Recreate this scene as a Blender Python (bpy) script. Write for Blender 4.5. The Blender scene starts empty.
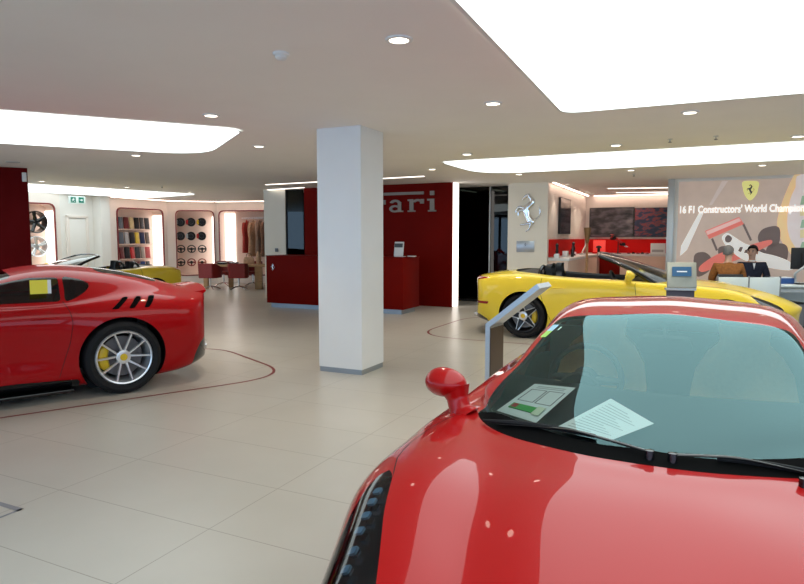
import bpy, bmesh, math, random
import numpy as np
from mathutils import Vector, Matrix
rnd = random.Random(7)
SC = bpy.context.scene
COL = SC.collection
PI = math.pi
def rad(a): return math.radians(a)

# ------------------------------------------------------------------ camera
CAM_H = 1.55; FPX = 627.0; PIT = math.atan(54/627.0)
cd = bpy.data.cameras.new('camera'); cam = bpy.data.objects.new('camera', cd); COL.objects.link(cam)
cam.location = (0, 0, CAM_H); cam.rotation_euler = (PI/2-PIT, 0, 0)
cd.sensor_width = 36; cd.lens = FPX/804*36; cd.clip_end = 200; cd.clip_start = .05
SC.camera = cam
def ray(px, py):
    d = ((px-402)/FPX, 1.0, -(py-292)/FPX); c, s = math.cos(PIT), math.sin(PIT)
    return (d[0], d[1]*c+d[2]*s, -d[1]*s+d[2]*c)
def at(px, py, Y=None, z=None):
    """point of the place measured off the photograph, at depth Y or height z"""
    r = ray(px, py); t = Y/r[1] if Y is not None else (z-CAM_H)/r[2]
    return Vector((t*r[0], t*r[1], CAM_H+t*r[2]))
A = Vector((math.sin(rad(25.7)), math.cos(rad(25.7)), 0))     # direction of the long floor joints
B = Vector((A.y, -A.x, 0))
YAWB = math.atan2(B.y, B.x)
HC = 2.78                                                      # ceiling height

# ------------------------------------------------------------------ materials
def mat(name, col, rough=.5, metal=0., coat=0., emit=None, es=0., spec=.5, trans=0., ior=1.45):
    m = bpy.data.materials.new(name); m.use_nodes = True
    b = m.node_tree.nodes['Principled BSDF']
    b.inputs['Base Color'].default_value = (*col, 1); b.inputs['Roughness'].default_value = rough
    b.inputs['Metallic'].default_value = metal; b.inputs['Coat Weight'].default_value = coat
    b.inputs['Coat Roughness'].default_value = .02; b.inputs['Coat IOR'].default_value = 1.36; b.inputs['Specular IOR Level'].default_value = spec
    b.inputs['Transmission Weight'].default_value = trans; b.inputs['IOR'].default_value = ior
    if emit: b.inputs['Emission Color'].default_value = (*emit, 1); b.inputs['Emission Strength'].default_value = es
    return m
def noisy(m, c1, c2, scale=40, detail=3, stretch=None, bump=0.):
    nt = m.node_tree; b = nt.nodes['Principled BSDF']
    tc = nt.nodes.new('ShaderNodeTexCoord'); n = nt.nodes.new('ShaderNodeTexNoise'); r = nt.nodes.new('ShaderNodeValToRGB')
    mp = nt.nodes.new('ShaderNodeMapping'); nt.links.new(tc.outputs['Object'], mp.inputs['Vector'])
    if stretch: mp.inputs['Scale'].default_value = stretch
    n.inputs['Scale'].default_value = scale; n.inputs['Detail'].default_value = detail
    nt.links.new(mp.outputs['Vector'], n.inputs['Vector']); nt.links.new(n.outputs['Fac'], r.inputs['Fac'])
    r.color_ramp.elements[0].position = .3; r.color_ramp.elements[1].position = .7
    r.color_ramp.elements[0].color = (*c1, 1); r.color_ramp.elements[1].color = (*c2, 1)
    nt.links.new(r.outputs['Color'], b.inputs['Base Color'])
    if bump:
        bp = nt.nodes.new('ShaderNodeBump'); bp.inputs['Strength'].default_value = bump; bp.inputs['Distance'].default_value = .01
        nt.links.new(n.outputs['Fac'], bp.inputs['Height']); nt.links.new(bp.outputs['Normal'], b.inputs['Normal'])
    return m
def glassmat(name, tint, ior=1.6, rough=.0, gloss=(1, 1, 1)):
    m = bpy.data.materials.new(name); m.use_nodes = True; nt = m.node_tree; nt.nodes.clear()
    o = nt.nodes.new('ShaderNodeOutputMaterial'); mx = nt.nodes.new('ShaderNodeMixShader'); f = nt.nodes.new('ShaderNodeFresnel')
    t = nt.nodes.new('ShaderNodeBsdfTransparent'); g = nt.nodes.new('ShaderNodeBsdfGlossy'); g.inputs['Color'].default_value = (*gloss, 1)
    f.inputs['IOR'].default_value = ior; t.inputs['Color'].default_value = (*tint, 1); g.inputs['Roughness'].default_value = rough
    nt.links.new(f.outputs['Fac'], mx.inputs['Fac']); nt.links.new(t.outputs[0], mx.inputs[1]); nt.links.new(g.outputs[0], mx.inputs[2])
    nt.links.new(mx.outputs[0], o.inputs['Surface'])
    return m
def emis(name, col, s):
    m = bpy.data.materials.new(name); m.use_nodes = True; nt = m.node_tree; nt.nodes.clear()
    o = nt.nodes.new('ShaderNodeOutputMaterial'); e = nt.nodes.new('ShaderNodeEmission')
    e.inputs['Color'].default_value = (*col, 1); e.inputs['Strength'].default_value = s
    nt.links.new(e.outputs[0], o.inputs['Surface']); return m
M = {}
M['red_paint'] = mat('red_car_paint', (.37, .0025, .003), .4, 0, 1.0, spec=.12)
M['red_paint_deep'] = mat('deep_red_car_paint', (.40, .002, .004), .4, 0, .7, spec=.08)
M['yellow_paint'] = mat('yellow_car_paint', (.92, .66, .05), .4, 0, 1.0, spec=.12)
M['black_gloss'] = mat('black_gloss', (.006, .006, .007), .12, 0, .5)
M['black_matte'] = mat('black_plastic', (.012, .012, .013), .55)
M['black_leather'] = noisy(mat('black_leather', (.014, .014, .015), .45), (.011, .011, .012), (.022, .022, .023), 90, 2, None, .1)
M['tan_leather'] = noisy(mat('tan_leather', (.88, .64, .32), .5), (.84, .61, .30), (.92, .67, .34), 60, 2, None, .1)
M['rubber'] = mat('tyre_rubber', (.012, .012, .013), .7, spec=.25)
M['silver'] = mat('silver_alloy', (.78, .79, .81), .3, .8)
M['alloy_dark'] = mat('dark_alloy', (.03, .032, .036), .3, .7)
M['chrome'] = mat('chrome', (.8, .82, .85), .12, 1.)
M['steel'] = noisy(mat('brushed_steel', (.45, .47, .50), .32, .9), (.42, .44, .47), (.52, .54, .57), 30, 2, (1, 1, 30))
M['letter_metal'] = mat('dull_bronze_letters', (.30, .25, .21), .5, .4)
M['disc'] = mat('brake_disc_iron', (.16, .16, .17), .4, .8)
M['yellow_plastic'] = mat('yellow_caliper', (.75, .5, .02), .35, 0, .3)
M['red_plastic'] = mat('red_caliper', (.5, .02, .02), .35, 0, .3)
M['glass_clear'] = glassmat('clear_windscreen_glass', (.88, .93, .90), 1.72, 0, (.55, .93, .97))
M['glass_side'] = glassmat('side_glass', (.80, .84, .82), 1.5)
M['cabin_grey'] = mat('cabin_trim', (.09, .09, .09), .7)
M['vent_black'] = mat('vent_black', (.004, .004, .004), .9, spec=.05)
M['cream_wall'] = noisy(mat('cream_bay_paint', (.85, .79, .68), .7), (.84, .78, .67), (.86, .80, .69), 3, 2)
M['glass_tint'] = glassmat('tinted_side_glass', (.30, .32, .33), 1.5)
M['glass_dark'] = glassmat('dark_partition_glass', (.10, .12, .11), 1.45)
M['lamp_glass'] = glassmat('lamp_cover_glass', (.85, .88, .92), 1.35)
M['tail_red'] = mat('red_tail_lens', (.35, .01, .01), .12, 0, .6)
M['seam'] = mat('panel_gap', (.008, .003, .003), .8)
M['white_wall'] = noisy(mat('white_wall_paint', (.80, .77, .73), .7), (.79, .76, .72), (.81, .78, .74), 3, 2)
M['col_paint'] = noisy(mat('white_column_paint', (.80, .80, .79), .6), (.79, .79, .78), (.81, .81, .80), 3, 2)
M['warm_wall'] = noisy(mat('cream_wall_paint', (.80, .72, .66), .7), (.79, .71, .65), (.81, .73, .67), 3, 2)
M['pink_wall'] = noisy(mat('peach_niche_lining', (.80, .60, .50), .7), (.79, .59, .49), (.81, .61, .51), 3, 2)
M['ceiling'] = noisy(mat('ceiling_plaster', (.88, .84, .80), .8), (.87, .83, .79), (.89, .85, .81), 2, 2)
M['red_wall'] = noisy(mat('red_lacquer_wall', (.16, .008, .004), .5, spec=.04), (.155, .0045, .0025), (.165, .005, .0028), 4, 2)
M['dark_red_wall'] = noisy(mat('dark_red_wall', (.11, .004, .005), .55, spec=.04), (.105, .003, .003), (.115, .0045, .0055), 4, 2)
M['red_leather'] = noisy(mat('red_leather', (.22, .018, .016), .45), (.20, .015, .014), (.24, .021, .018), 50, 2)
M['red_shelf'] = mat('bright_red_lacquer', (.66, .010, .008), .45, 0, 0, spec=.1)
M['wood'] = noisy(mat('oak_wood', (.5, .3, .15), .45), (.42, .24, .11), (.56, .35, .18), 10, 4, (1, 1, 8))
M['paper'] = mat('white_paper', (.82, .85, .85), .8)
M['ink'] = mat('dark_ink', (.08, .09, .10), .7)
M['ink_grey'] = mat('grey_ink', (.42, .45, .46), .8)
M['red_line'] = mat('red_floor_inlay', (.20, .02, .02), .4)
M['white_plastic'] = mat('white_plastic', (.75, .75, .74), .4)
M['grey_plastic'] = mat('grey_plastic', (.20, .20, .22), .45)
M['light_grey'] = mat('light_grey_metal', (.55, .57, .58), .35, .3)
M['skirting'] = mat('skirting_metal', (.35, .39, .44), .35, .7)
M['panel_glow'] = emis('ceiling_panel_glow', (.90, 1.0, 1.0), 2.4)
M['lamp_glow'] = emis('downlight_glow', (1.0, .88, .72), 6.0)
M['slot_glow'] = emis('slot_light_glow', (1.0, .90, .80), 3.2)
M['cove_glow'] = emis('cove_light_glow', (1.0, .74, .60), 10.0)
M['edge_glow'] = emis('lit_wall_edge_glow', (1.0, .92, .84), 2.6)
M['niche_glow'] = emis('niche_light_glow', (1.0, .93, .88), 3.0)
M['niche_frame'] = mat('dark_red_frame', (.20, .015, .015), .4)

# ------------------------------------------------------------------ mesh helpers
def new_obj(name, me, m, parent=None):
    o = bpy.data.objects.new(name, me); COL.objects.link(o)
    if m is not None:
        for mm in (m if isinstance(m, (list, tuple)) else [m]): me.materials.append(mm)
    if parent is not None: o.parent = parent
    return o
def smooth_by_angle(me, ang=40):
    bm = bmesh.new(); bm.from_mesh(me); a = rad(ang)
    for f in bm.faces: f.smooth = True
    for e in bm.edges: e.smooth = not (len(e.link_faces) == 2 and e.calc_face_angle(0) > a)
    bm.to_mesh(me); bm.free()
def obj(name, bm, m, parent=None, ang=40):
    me = bpy.data.meshes.new(name); bmesh.ops.recalc_face_normals(bm, faces=bm.faces[:]); bm.to_mesh(me); bm.free()
    smooth_by_angle(me, ang)
    return new_obj(name, me, m, parent)
def BM(): return bmesh.new()
def tf(vs, mtx):
    for v in vs: v.co = mtx @ v.co
def add_box(bm, c, s, rz=0, bev=0, rx=0, ry=0, seg=2):
    r = bmesh.ops.create_cube(bm, size=1); vs = r['verts']
    for v in vs: v.co = Vector((v.co.x*s[0], v.co.y*s[1], v.co.z*s[2]))
    if bev:
        es = list({e for v in vs for e in v.link_edges})
        g = bmesh.ops.bevel(bm, geom=es, offset=bev, segments=seg, affect='EDGES', profile=.5)
        vs = list(set([v for v in vs if v.is_valid] + [v for v in g['verts']]))
    tf(vs, Matrix.Translation(c) @ Matrix.Rotation(rz, 4, 'Z') @ Matrix.Rotation(ry, 4, 'Y') @ Matrix.Rotation(rx, 4, 'X'))
    return bm
def add_cyl(bm, p0, p1, r0, r1=None, n=16, caps=True):
    r1 = r0 if r1 is None else r1; p0 = Vector(p0); p1 = Vector(p1); d = p1-p0
    q = d.to_track_quat('Z', 'Y').to_matrix()
    ra = [bm.verts.new(p0+q@Vector((r0*math.cos(2*PI*i/n), r0*math.sin(2*PI*i/n), 0))) for i in range(n)]
    rb = [bm.verts.new(p1+q@Vector((r1*math.cos(2*PI*i/n), r1*math.sin(2*PI*i/n), 0))) for i in range(n)]
    for i in range(n): bm.faces.new((ra[i], ra[(i+1) % n], rb[(i+1) % n], rb[i]))
    if caps: bm.faces.new(ra[::-1]); bm.faces.new(rb)
    return bm
def catmull(pts, n=6, closed=False):
    P = [Vector(p) for p in pts]; out = []; L = len(P)
    rng = range(L if closed else L-1)
    for i in rng:
        if closed: a, b, c, d = P[(i-1) % L], P[i], P[(i+1) % L], P[(i+2) % L]
        else: a, b, c, d = P[max(i-1, 0)], P[i], P[i+1], P[min(i+2, L-1)]
        for k in range(n):
            t = k/n; out.append(.5*((2*b)+(c-a)*t+(2*a-5*b+4*c-d)*t*t+(3*b-a-3*c+d)*t**3))
    if not closed: out.append(P[-1])
    return out
def add_tube(bm, pts, radii, n=10, flat=1.0, up=(0, 0, 1), caps=True):
    """swept tube; flat scales the section along 'up'"""
    P = [Vector(p) for p in pts]
    if not isinstance(radii, (list, tuple)): radii = [radii]*len(P)
    rings = []; up = Vector(up)
    for i, p in enumerate(P):
        t = (P[min(i+1, len(P)-1)]-P[max(i-1, 0)]).normalized()
        s = t.cross(up)
        if s.length < 1e-4: s = t.cross(Vector((0, 1, .01)))
        s.normalize(); w = s.cross(t).normalized(); r = radii[i]
        rings.append([bm.verts.new(p+s*r*math.cos(2*PI*k/n)+w*r*flat*math.sin(2*PI*k/n)) for k in range(n)])
    for a, b in zip(rings, rings[1:]):
        for k in range(n): bm.faces.new((a[k], a[(k+1) % n], b[(k+1) % n], b[k]))
    if caps: bm.faces.new(rings[0][::-1]); bm.faces.new(rings[-1])
    return bm
def interp_list(vals, m):
    out = []
    for i in range(m):
        t = i/(m-1)*(len(vals)-1); k = min(int(t), len(vals)-2); f = t-k; out.append(vals[k]*(1-f)+vals[k+1]*f)
    return out
def add_lathe(bm, prof, n=32, axis='Z', c=(0, 0, 0), closed=False):
    """prof: (radius, height) list swept about the axis"""
    c = Vector(c); rings = []
    for r, h in prof:
        ring = []
        for i in range(n):
            a = 2*PI*i/n; u, v = r*math.cos(a), r*math.sin(a)
            p = (u, v, h) if axis == 'Z' else ((u, h, v) if axis == 'Y' else (h, u, v))
            ring.append(bm.verts.new(c+Vector(p)))
        rings.append(ring)
    pr = list(zip(rings, rings[1:]))
    if closed: pr.append((rings[-1], rings[0]))
    for a, b in pr:
        for k in range(n): bm.faces.new((a[k], a[(k+1) % n], b[(k+1) % n], b[k]))
    if not closed:
        for ring, (r, h) in ((rings[0], prof[0]), (rings[-1], prof[-1])):
            if r > 1e-4: bm.faces.new(ring)
    bmesh.ops.remove_doubles(bm, verts=bm.verts[:], dist=1e-6)
    return bm
def add_prism(bm, poly, mtx, h):
    """2-D polygon extruded by h along local z, placed by mtx"""
    lo = [bm.verts.new(mtx @ Vector((x, y, 0))) for x, y in poly]
    hi = [bm.verts.new(mtx @ Vector((x, y, h))) for x, y in poly]
    bm.faces.new(lo[::-1]); bm.faces.new(hi); n = len(poly)
    for i in range(n): bm.faces.new((lo[i], lo[(i+1) % n], hi[(i+1) % n], hi[i]))
    return bm
def round_poly(poly, r, n=6):
    out = []; L = len(poly)
    for i in range(L):
        p = Vector(poly[i]); a = (Vector(poly[i-1])-p); b = (Vector(poly[(i+1) % L])-p)
        rr = r[i] if isinstance(r, (list, tuple)) else r
        if rr <= 0: out.append(tuple(p)); continue
        d = min(rr, a.length*.49, b.length*.49); pa = p+a.normalized()*d; pb = p+b.normalized()*d
        for k in range(n+1):
            t = k/n; q = pa*(1-t)**2+p*2*t*(1-t)+pb*t*t; out.append((q.x, q.y))
    return out
def rrect(w, h, r, n=6, cx=0, cy=0):
    return round_poly([(cx-w/2, cy-h/2), (cx+w/2, cy-h/2), (cx+w/2, cy+h/2), (cx-w/2, cy+h/2)], r, n)
def frame(o, x, y):
    """matrix with local x, y axes and z = x cross y at origin o"""
    x = Vector(x).normalized(); y = Vector(y).normalized(); z = x.cross(y)
    return Matrix(((x.x, y.x, z.x, o[0]), (x.y, y.y, z.y, o[1]), (x.z, y.z, z.z, o[2]), (0, 0, 0, 1)))
# ------------------------------------------------------------------ scene-graph helpers
def tag(o, label, cat, group=None, kind=None):
    o['label'] = label; o['category'] = cat
    if group: o['group'] = group
    if kind: o['kind'] = kind
    return o
def thing(name, label, cat, loc=(0, 0, 0), rotz=0, group=None):
    o = bpy.data.objects.new(name, None); COL.objects.link(o); o.location = loc; o.rotation_euler = (0, 0, rotz)
    o.empty_display_size = .1
    return tag(o, label, cat, group)
def struct(name, bm, m, parent=None, ang=40):
    o = obj(name, bm, m, parent, ang)
    if parent is None: o['kind'] = 'structure'
    return o
def dup(root, loc, rotz=None, label=None, group=None):
    r = root.copy(); COL.objects.link(r); r.location = loc
    if rotz is not None: r.rotation_euler = (0, 0, rotz)
    if label: r['label'] = label
    if group: r['group'] = group
    for ch in list(root.children):
        c = ch.copy(); COL.objects.link(c); c.parent = r
        for g in list(ch.children):
            d = g.copy(); COL.objects.link(d); d.parent = c
    return r
# ------------------------------------------------------------------ car bodies: a spline surface, trimmed into its panels
def nat_spline(t, P, tq):
    n = len(t); h = np.diff(t); Am = np.zeros((n, n)); rhs = np.zeros((n,)+P.shape[1:]); Am[0, 0] = Am[-1, -1] = 1
    for i in range(1, n-1):
        Am[i, i-1] = h[i-1]; Am[i, i] = 2*(h[i-1]+h[i]); Am[i, i+1] = h[i]
        rhs[i] = 6*((P[i+1]-P[i])/h[i]-(P[i]-P[i-1])/h[i-1])
    m = np.linalg.solve(Am, rhs.reshape(n, -1)).reshape(rhs.shape)
    k = np.clip(np.searchsorted(t, tq, side='right')-1, 0, n-2); ex = (slice(None),)+(None,)*(P.ndim-1)
    hk = h[k][ex]; a = ((t[k+1]-tq)[ex])/hk; b = ((tq-t[k])[ex])/hk
    return a*P[k]+b*P[k+1]+((a**3-a)*m[k]+(b**3-b)*m[k+1])*hk**2/6
class Soup:
    def __init__(s, rows, nu=150, nv=70):
        P = np.array(rows, float)                                 # NR x 11 x 3
        mir = lambda Q: Q*np.array([1, -1, 1])
        E = np.concatenate([mir(P[:, 2:3]), mir(P[:, 1:2]), P, mir(P[:, 9:10]), mir(P[:, 8:9])], axis=1)
        dv = np.sqrt(np.mean(np.sum(np.diff(E[1:-1], axis=1)**2, -1), 0))**.75; tv = np.concatenate([[0], np.cumsum(dv)])
        vq = np.linspace(tv[2], tv[12], nv)
        Q = np.swapaxes(nat_spline(tv, np.swapaxes(E, 0, 1), vq), 0, 1)   # NR x nv
        du = np.sqrt(np.mean(np.sum(np.diff(P, axis=0)**2, -1), 1))**.75; tu = np.concatenate([[0], np.cumsum(du)])
        uq = np.linspace(0, tu[-1], nu)
        G = nat_spline(tu, Q, uq)                                  # nu x nv x 3
        G[:, 0, 1] = 0; G[:, -1, 1] = 0; G[:, :, 1] = np.maximum(G[:, :, 1], 0)
        full = np.concatenate([G, mir(G[:, -2:0:-1])], axis=1); m = full.shape[1]
        gu = np.gradient(full, axis=0); ext = np.concatenate([full[:, -1:], full, full[:, :1]], 1); gv = (ext[:, 2:]-ext[:, :-2])/2
        N = np.cross(gu, gv); L = np.linalg.norm(N, axis=-1, keepdims=True)
        N = np.where(L > 1e-9, N/np.maximum(L, 1e-9), 0)
        N[0] = (1, 0, 0); N[-1] = (-1, 0, 0)
        mid = full[nu//2]; k = m//4
        if np.sum(N[nu//2, nv-1]*np.array([0, 0, 1])) < 0: N = -N; N[0] = (1, 0, 0); N[-1] = (-1, 0, 0)
        s.P = full.reshape(-1, 3); s.N = N.reshape(-1, 3)
        idx = np.arange(nu*m).reshape(nu, m)
        a = idx[:-1]; b = idx[1:]
        q = np.stack([a, np.roll(a, -1, 1), np.roll(b, -1, 1), b], -1).reshape(-1, 4)
        fn = np.cross(s.P[q[:, 2]]-s.P[q[:, 0]], s.P[q[:, 3]]-s.P[q[:, 1]])
        if np.mean(np.sum(fn*s.N[q[:, 0]], -1)) < 0: q = q[:, ::-1]
        s.polys = [tuple(x) for x in q.tolist()]
    def split(s, polys, g):
        """cut polys along g = 0; returns (inside g<0, outside)"""
        neg = g < 0; ins = []; out = []; cache = {}; newP = []; newN = []; base = len(s.P)
        def cut(a, b):
            k = (a, b) if a < b else (b, a)
            if k not in cache:
                t = g[k[0]]/(g[k[0]]-g[k[1]]); p = s.P[k[0]]*(1-t)+s.P[k[1]]*t; n = s.N[k[0]]*(1-t)+s.N[k[1]]*t
                cache[k] = base+len(newP); newP.append(p); newN.append(n/max(np.linalg.norm(n), 1e-9))
            return cache[k]
        for f in polys:
            c = sum(1 for i in f if neg[i])
            if c == 0: out.append(f)
            elif c == len(f): ins.append(f)
            else:
                fi, fo = [], []; n = len(f)
                for j in range(n):
                    a, b = f[j], f[(j+1) % n]; (fi if neg[a] else fo).append(a)
                    if neg[a] != neg[b]: v = cut(a, b); fi.append(v); fo.append(v)
                if len(fi) > 2: ins.append(tuple(fi))
                if len(fo) > 2: out.append(tuple(fo))
        if newP: s.P = np.vstack([s.P, newP]); s.N = np.vstack([s.N, newN])
        s.cutset = set(cache.values())
        return ins, out
    def rim_edges(s, polys, verts):
        cnt = {}
        for f in polys:
            for j in range(len(f)):
                a, b = f[j], f[(j+1) % len(f)]
                if a in verts and b in verts:
                    k = (min(a, b), max(a, b)); cnt[k] = (cnt.get(k, (0,))[0]+1, a, b)
        return [(a, b) for c, a, b in cnt.values() if c == 1]
    def obj(s, name, polys, m, parent, off=0., flip=False, mats=None):
        used = sorted({i for f in polys for i in f}); mp = {v: i for i, v in enumerate(used)}
        P = s.P[used]+s.N[used]*off; N = s.N[used]*(-1 if flip else 1)
        F = [tuple(mp[i] for i in (f[::-1] if flip else f)) for f in polys]
        me = bpy.data.meshes.new(name); me.from_pydata(P.tolist(), [], F); me.update()
        for p in me.polygons: p.use_smooth = True
        me.normals_split_custom_set_from_vertices([tuple(n) for n in N])
        return new_obj(name, me, m, parent)
def sd_poly(Q, poly):
    """signed distance (negative inside) of points Q (n x 2) to polygon"""
    V = np.array(poly, float); n = len(V); d = np.full(len(Q), 1e9); ins = np.zeros(len(Q), bool)
    for i in range(n):
        a, b = V[i], V[(i+1) % n]; e = b-a; w = Q-a
        t = np.clip((w@e)/max(e@e, 1e-12), 0, 1); d = np.minimum(d, np.sum((w-t[:, None]*e)**2, -1))
        c = (a[1] > Q[:, 1]) != (b[1] > Q[:, 1])
        with np.errstate(divide='ignore', invalid='ignore'):
            xi = (b[0]-a[0])*(Q[:, 1]-a[1])/(b[1]-a[1]+1e-15)+a[0]
        ins ^= c & (Q[:, 0] < xi)
    return np.sqrt(d)*np.where(ins, -1, 1)
def sd_line(Q, line):
    """signed side distance to an open polyline extended at its ends; only valid near it"""
    V = np.array(line, float); d = np.full(len(Q), 1e9); sg = np.ones(len(Q))
    for i in range(len(V)-1):
        a, b = V[i], V[i+1]; e = b-a; w = Q-a; t = np.clip((w@e)/(e@e), 0, 1); dd = np.sum((w-t[:, None]*e)**2, -1)
        cr = e[0]*w[:, 1]-e[1]*w[:, 0]; m = dd < d; d = np.where(m, dd, d); sg = np.where(m, np.sign(cr), sg)
    return np.sqrt(d)*sg
def smooth2(poly, n=5, closed=True):
    return [(p.x, p.y) for p in catmull([(a, b, 0) for a, b in poly], n, closed)]
def rows_from(spec):
    out = []
    for xb, sl, st, low, top in spec:
        zb, yb = low[0]; pts = [(0, zb), (yb-.05, zb), (yb, zb+.06)] + list(low[1:]) + list(top)
        out.append([(xb-(sl if k <= 5 else st)*(abs(y)/.95)**2, y, z) for k, (y, z) in enumerate(pts)])
    return out
def collapse(x, z0, z1, n=11):
    zs = [z0, z0, z0+.02]+[z0+.02+(z1-z0-.02)*i/8 for i in range(1, 9)]
    return [(x, 0, z) for z in zs]

# wheels ---------------------------------------------------------------------------------
def tyre_bm(Rt, Rr, w):
    bm = BM(); hw = w/2
    add_lathe(bm, [(Rr-.012, -hw*.72), (Rr+.006, -hw*.90), ((Rt+Rr)/2, -hw*1.0), (Rt-.03, -hw*.97), (Rt-.008, -hw*.84), (Rt, -hw*.6), (Rt, 0), (Rt, hw*.6), (Rt-.008, hw*.84), (Rt-.03, hw*.97), ((Rt+Rr)/2, hw), (Rr+.006, hw*.90), (Rr-.012, hw*.72)], 64, 'Y', closed=True)
    return bm
def make_wheel(car, x, y, Rt, Rr, w, style, spoke_mat, rim_mat, cal_mat, spin=0.):
    """tyre with its rim, spokes, disc and caliper; the outer face looks along the sign of y"""
    s = 1 if y > 0 else -1; hw = w/2
    t = obj('wheel', tyre_bm(Rt, Rr, w), M['rubber'], car, 35); t.location = (x, y-s*hw, Rt)
    bm = BM(); add_lathe(bm, [(Rr-.002, -hw*.8), (Rr, s*hw*.86), (Rr-.010, s*hw*.93), (Rr-.022, s*hw*.90), (Rr-.034, s*hw*.62), (Rr-.045, -s*hw*.2), (Rr-.05, -s*hw*.8)], 64, 'Y')
    bm.faces.ensure_lookup_table()
    for f in [f for f in bm.faces if len(f.verts) > 8]: bm.faces.remove(f)
    obj('rim', bm, rim_mat, t, 35)
    bm = BM(); add_lathe(bm, [(.06, -s*.01), (Rr*.74, -s*.01), (Rr*.74, s*.012), (.06, s*.012)], 40, 'Y', closed=True); obj('brake_disc', bm, M['disc'], t)
    bm = BM(); a0 = 0
    arc = [(Rr*.66*math.cos(a0+a), s*.03, Rr*.66*math.sin(a0+a)) for a in [(-.62+1.24*i/8) for i in range(9)]]
    add_tube(bm, arc, [.035, .046, .05, .05, .05, .05, .05, .046, .035], 8, .8, (0, 1, 0)); obj('brake_caliper', bm, cal_mat, t)
    yo = s*hw*.80
    def spoke(a, r0, r1, w0, w1, th, da=0., y0=None, m=None):
        y0 = yo if y0 is None else y0; b = BM()
        ca, sa = math.cos(a+spin), math.sin(a+spin); cb, sb = math.cos(a+spin+da), math.sin(a+spin+da)
        p0 = Vector((r0*ca, y0*.78, r0*sa)); p1 = Vector((r1*cb, y0*1.04, r1*sb)); d = (p1-p0).normalized(); n = d.cross(Vector((0, 1, 0))).normalized()
        vs = []
        for p, ww in ((p0, w0), ((p0*.6+p1*.4)+Vector((0, s*.004, 0)), (w0*.45+w1*.55)*.85), (p1, w1)):
            vs.append([b.verts.new(p+n*ww/2+Vector((0, -s*th, 0))), b.verts.new(p+n*ww/2*.7), b.verts.new(p-n*ww/2*.7), b.verts.new(p-n*ww/2+Vector((0, -s*th, 0)))])
        for q, r_ in zip(vs, vs[1:]):
            for k in range(4): b.faces.new((q[k], q[(k+1) % 4], r_[(k+1) % 4], r_[k]))
        b.faces.new(vs[0]); b.faces.new(vs[-1])
        return obj('spoke', b, m or spoke_mat, t, 30)
    if style == 'ten':
        for k in range(5):
            for da in (-.11, .11): spoke(2*PI*k/5+PI/2+da*1.3, .045, Rr-.015, .026, .022, .03, da*1.7)
    elif style == 'star':
        for k in range(5):
            a = 2*PI*k/5+PI/2
            spoke(a, .03, Rr-.014, .11, .05, .03, 0, yo*.90, M['alloy_dark'])
            for da in (-1, 1): spoke(a+da*.60, .088, Rr-.010, .012, .013, .03, -da*.545)
            for da in (-1, 1): spoke(a+da*.60, .050, .096, .014, .012, .03, 0)
    else:
        for k in range(5):
            for da in (-.16, .16): spoke(2*PI*k/5+PI/2, .03, Rr-.012, .05, .035, .03, da)
    bm = BM(); add_lathe(bm, [(.072, yo*.66), (.068, yo*.84), (.05, yo*.88), (0, yo*.88)], 24, 'Y'); hub = obj('hub', bm, spoke_mat, t)
    bm = BM(); add_lathe(bm, [(.036, yo*.86), (.034, yo*.93), (0, yo*.95)], 20, 'Y'); obj('hub_cap', bm, M['yellow_plastic'], t)
    return t

def seat(car, x, y, m, zs=.0, side=1, name='seat', head=True):
    """a bucket seat as one part with its headrest and cushion"""
    def slab(b, prof, hw, bol):
        rings = []
        for (px, pz, th, sc) in prof:
            ring = []
            for k in range(13):
                u = -1+2*k/12; ring.append((px-th/2+bol*abs(u)**3, y+u*hw*sc, pz))
            for k in range(12, -1, -1):
                u = -1+2*k/12; ring.append((px-th*.9+th*.2*abs(u)**2, y+u*hw*sc*.96, pz))
            rings.append([b.verts.new(p) for p in ring])
        n = len(rings[0])
        for q, r_ in zip(rings, rings[1:]):
            for k in range(n): b.faces.new((q[k], q[(k+1) % n], r_[(k+1) % n], r_[k]))
        b.faces.new(rings[0]); b.faces.new(rings[-1][::-1])
    b = BM(); z0 = zs
    prof = [(x+.10, .42, .12, 1.0), (x+.05, .55, .12, 1.04), (x-.02, .70, .12, 1.03), (x-.08, .82, .12, .95), (x-.115, .92, .11, .72), (x-.13, .97, .10, .50)]
    if head: prof += [(x-.135, 1.0, .10, .48), (x-.14, 1.05, .11, .52), (x-.145, 1.10, .10, .48), (x-.15, 1.13, .07, .36)]
    prof = [(a, c+z0, d, e) for a, c, d, e in prof]
    slab(b, prof, .25, .075); o = obj(name, b, m, car, 60)
    b = BM(); add_box(b, (x+.34, y, .33+z0), (.52, .48, .16), 0, .06, 0, rad(-6), 3); obj('seat_cushion', b, m, o, 60)
    return o
def ring_bm(c, R0, r, tilt, n=40, k=10):
    """torus whose plane is tilted about the y axis"""
    b = BM(); mt = Matrix.Translation(c) @ Matrix.Rotation(tilt, 4, 'Y'); vs = []
    for i in range(n):
        a = 2*PI*i/n; ring = []
        for j in range(k):
            q = 2*PI*j/k; rr = R0+r*math.cos(q); ring.append(b.verts.new(mt @ Vector((r*math.sin(q), rr*math.cos(a), rr*math.sin(a)))))
        vs.append(ring)
    for i in range(n):
        for j in range(k): b.faces.new((vs[i][j], vs[(i+1) % n][j], vs[(i+1) % n][(j+1) % k], vs[i][(j+1) % k]))
    return b, mt
def steering(car, x, y, z):
    b, mt = ring_bm((x, y, z), .175, .016, rad(-22))
    for p in ((0, .17, 0), (0, -.17, 0), (0, 0, -.17)): add_cyl(b, mt @ Vector((0, 0, 0)), mt @ Vector(p), .03, .018, 8)
    add_lathe(b, [(.0, -.03), (.06, -.03), (.065, 0), (.05, .03), (0, .035)], 20, 'X', (x, y, z)); 
    return obj('steering_wheel', b, M['black_matte'], car)
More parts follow.
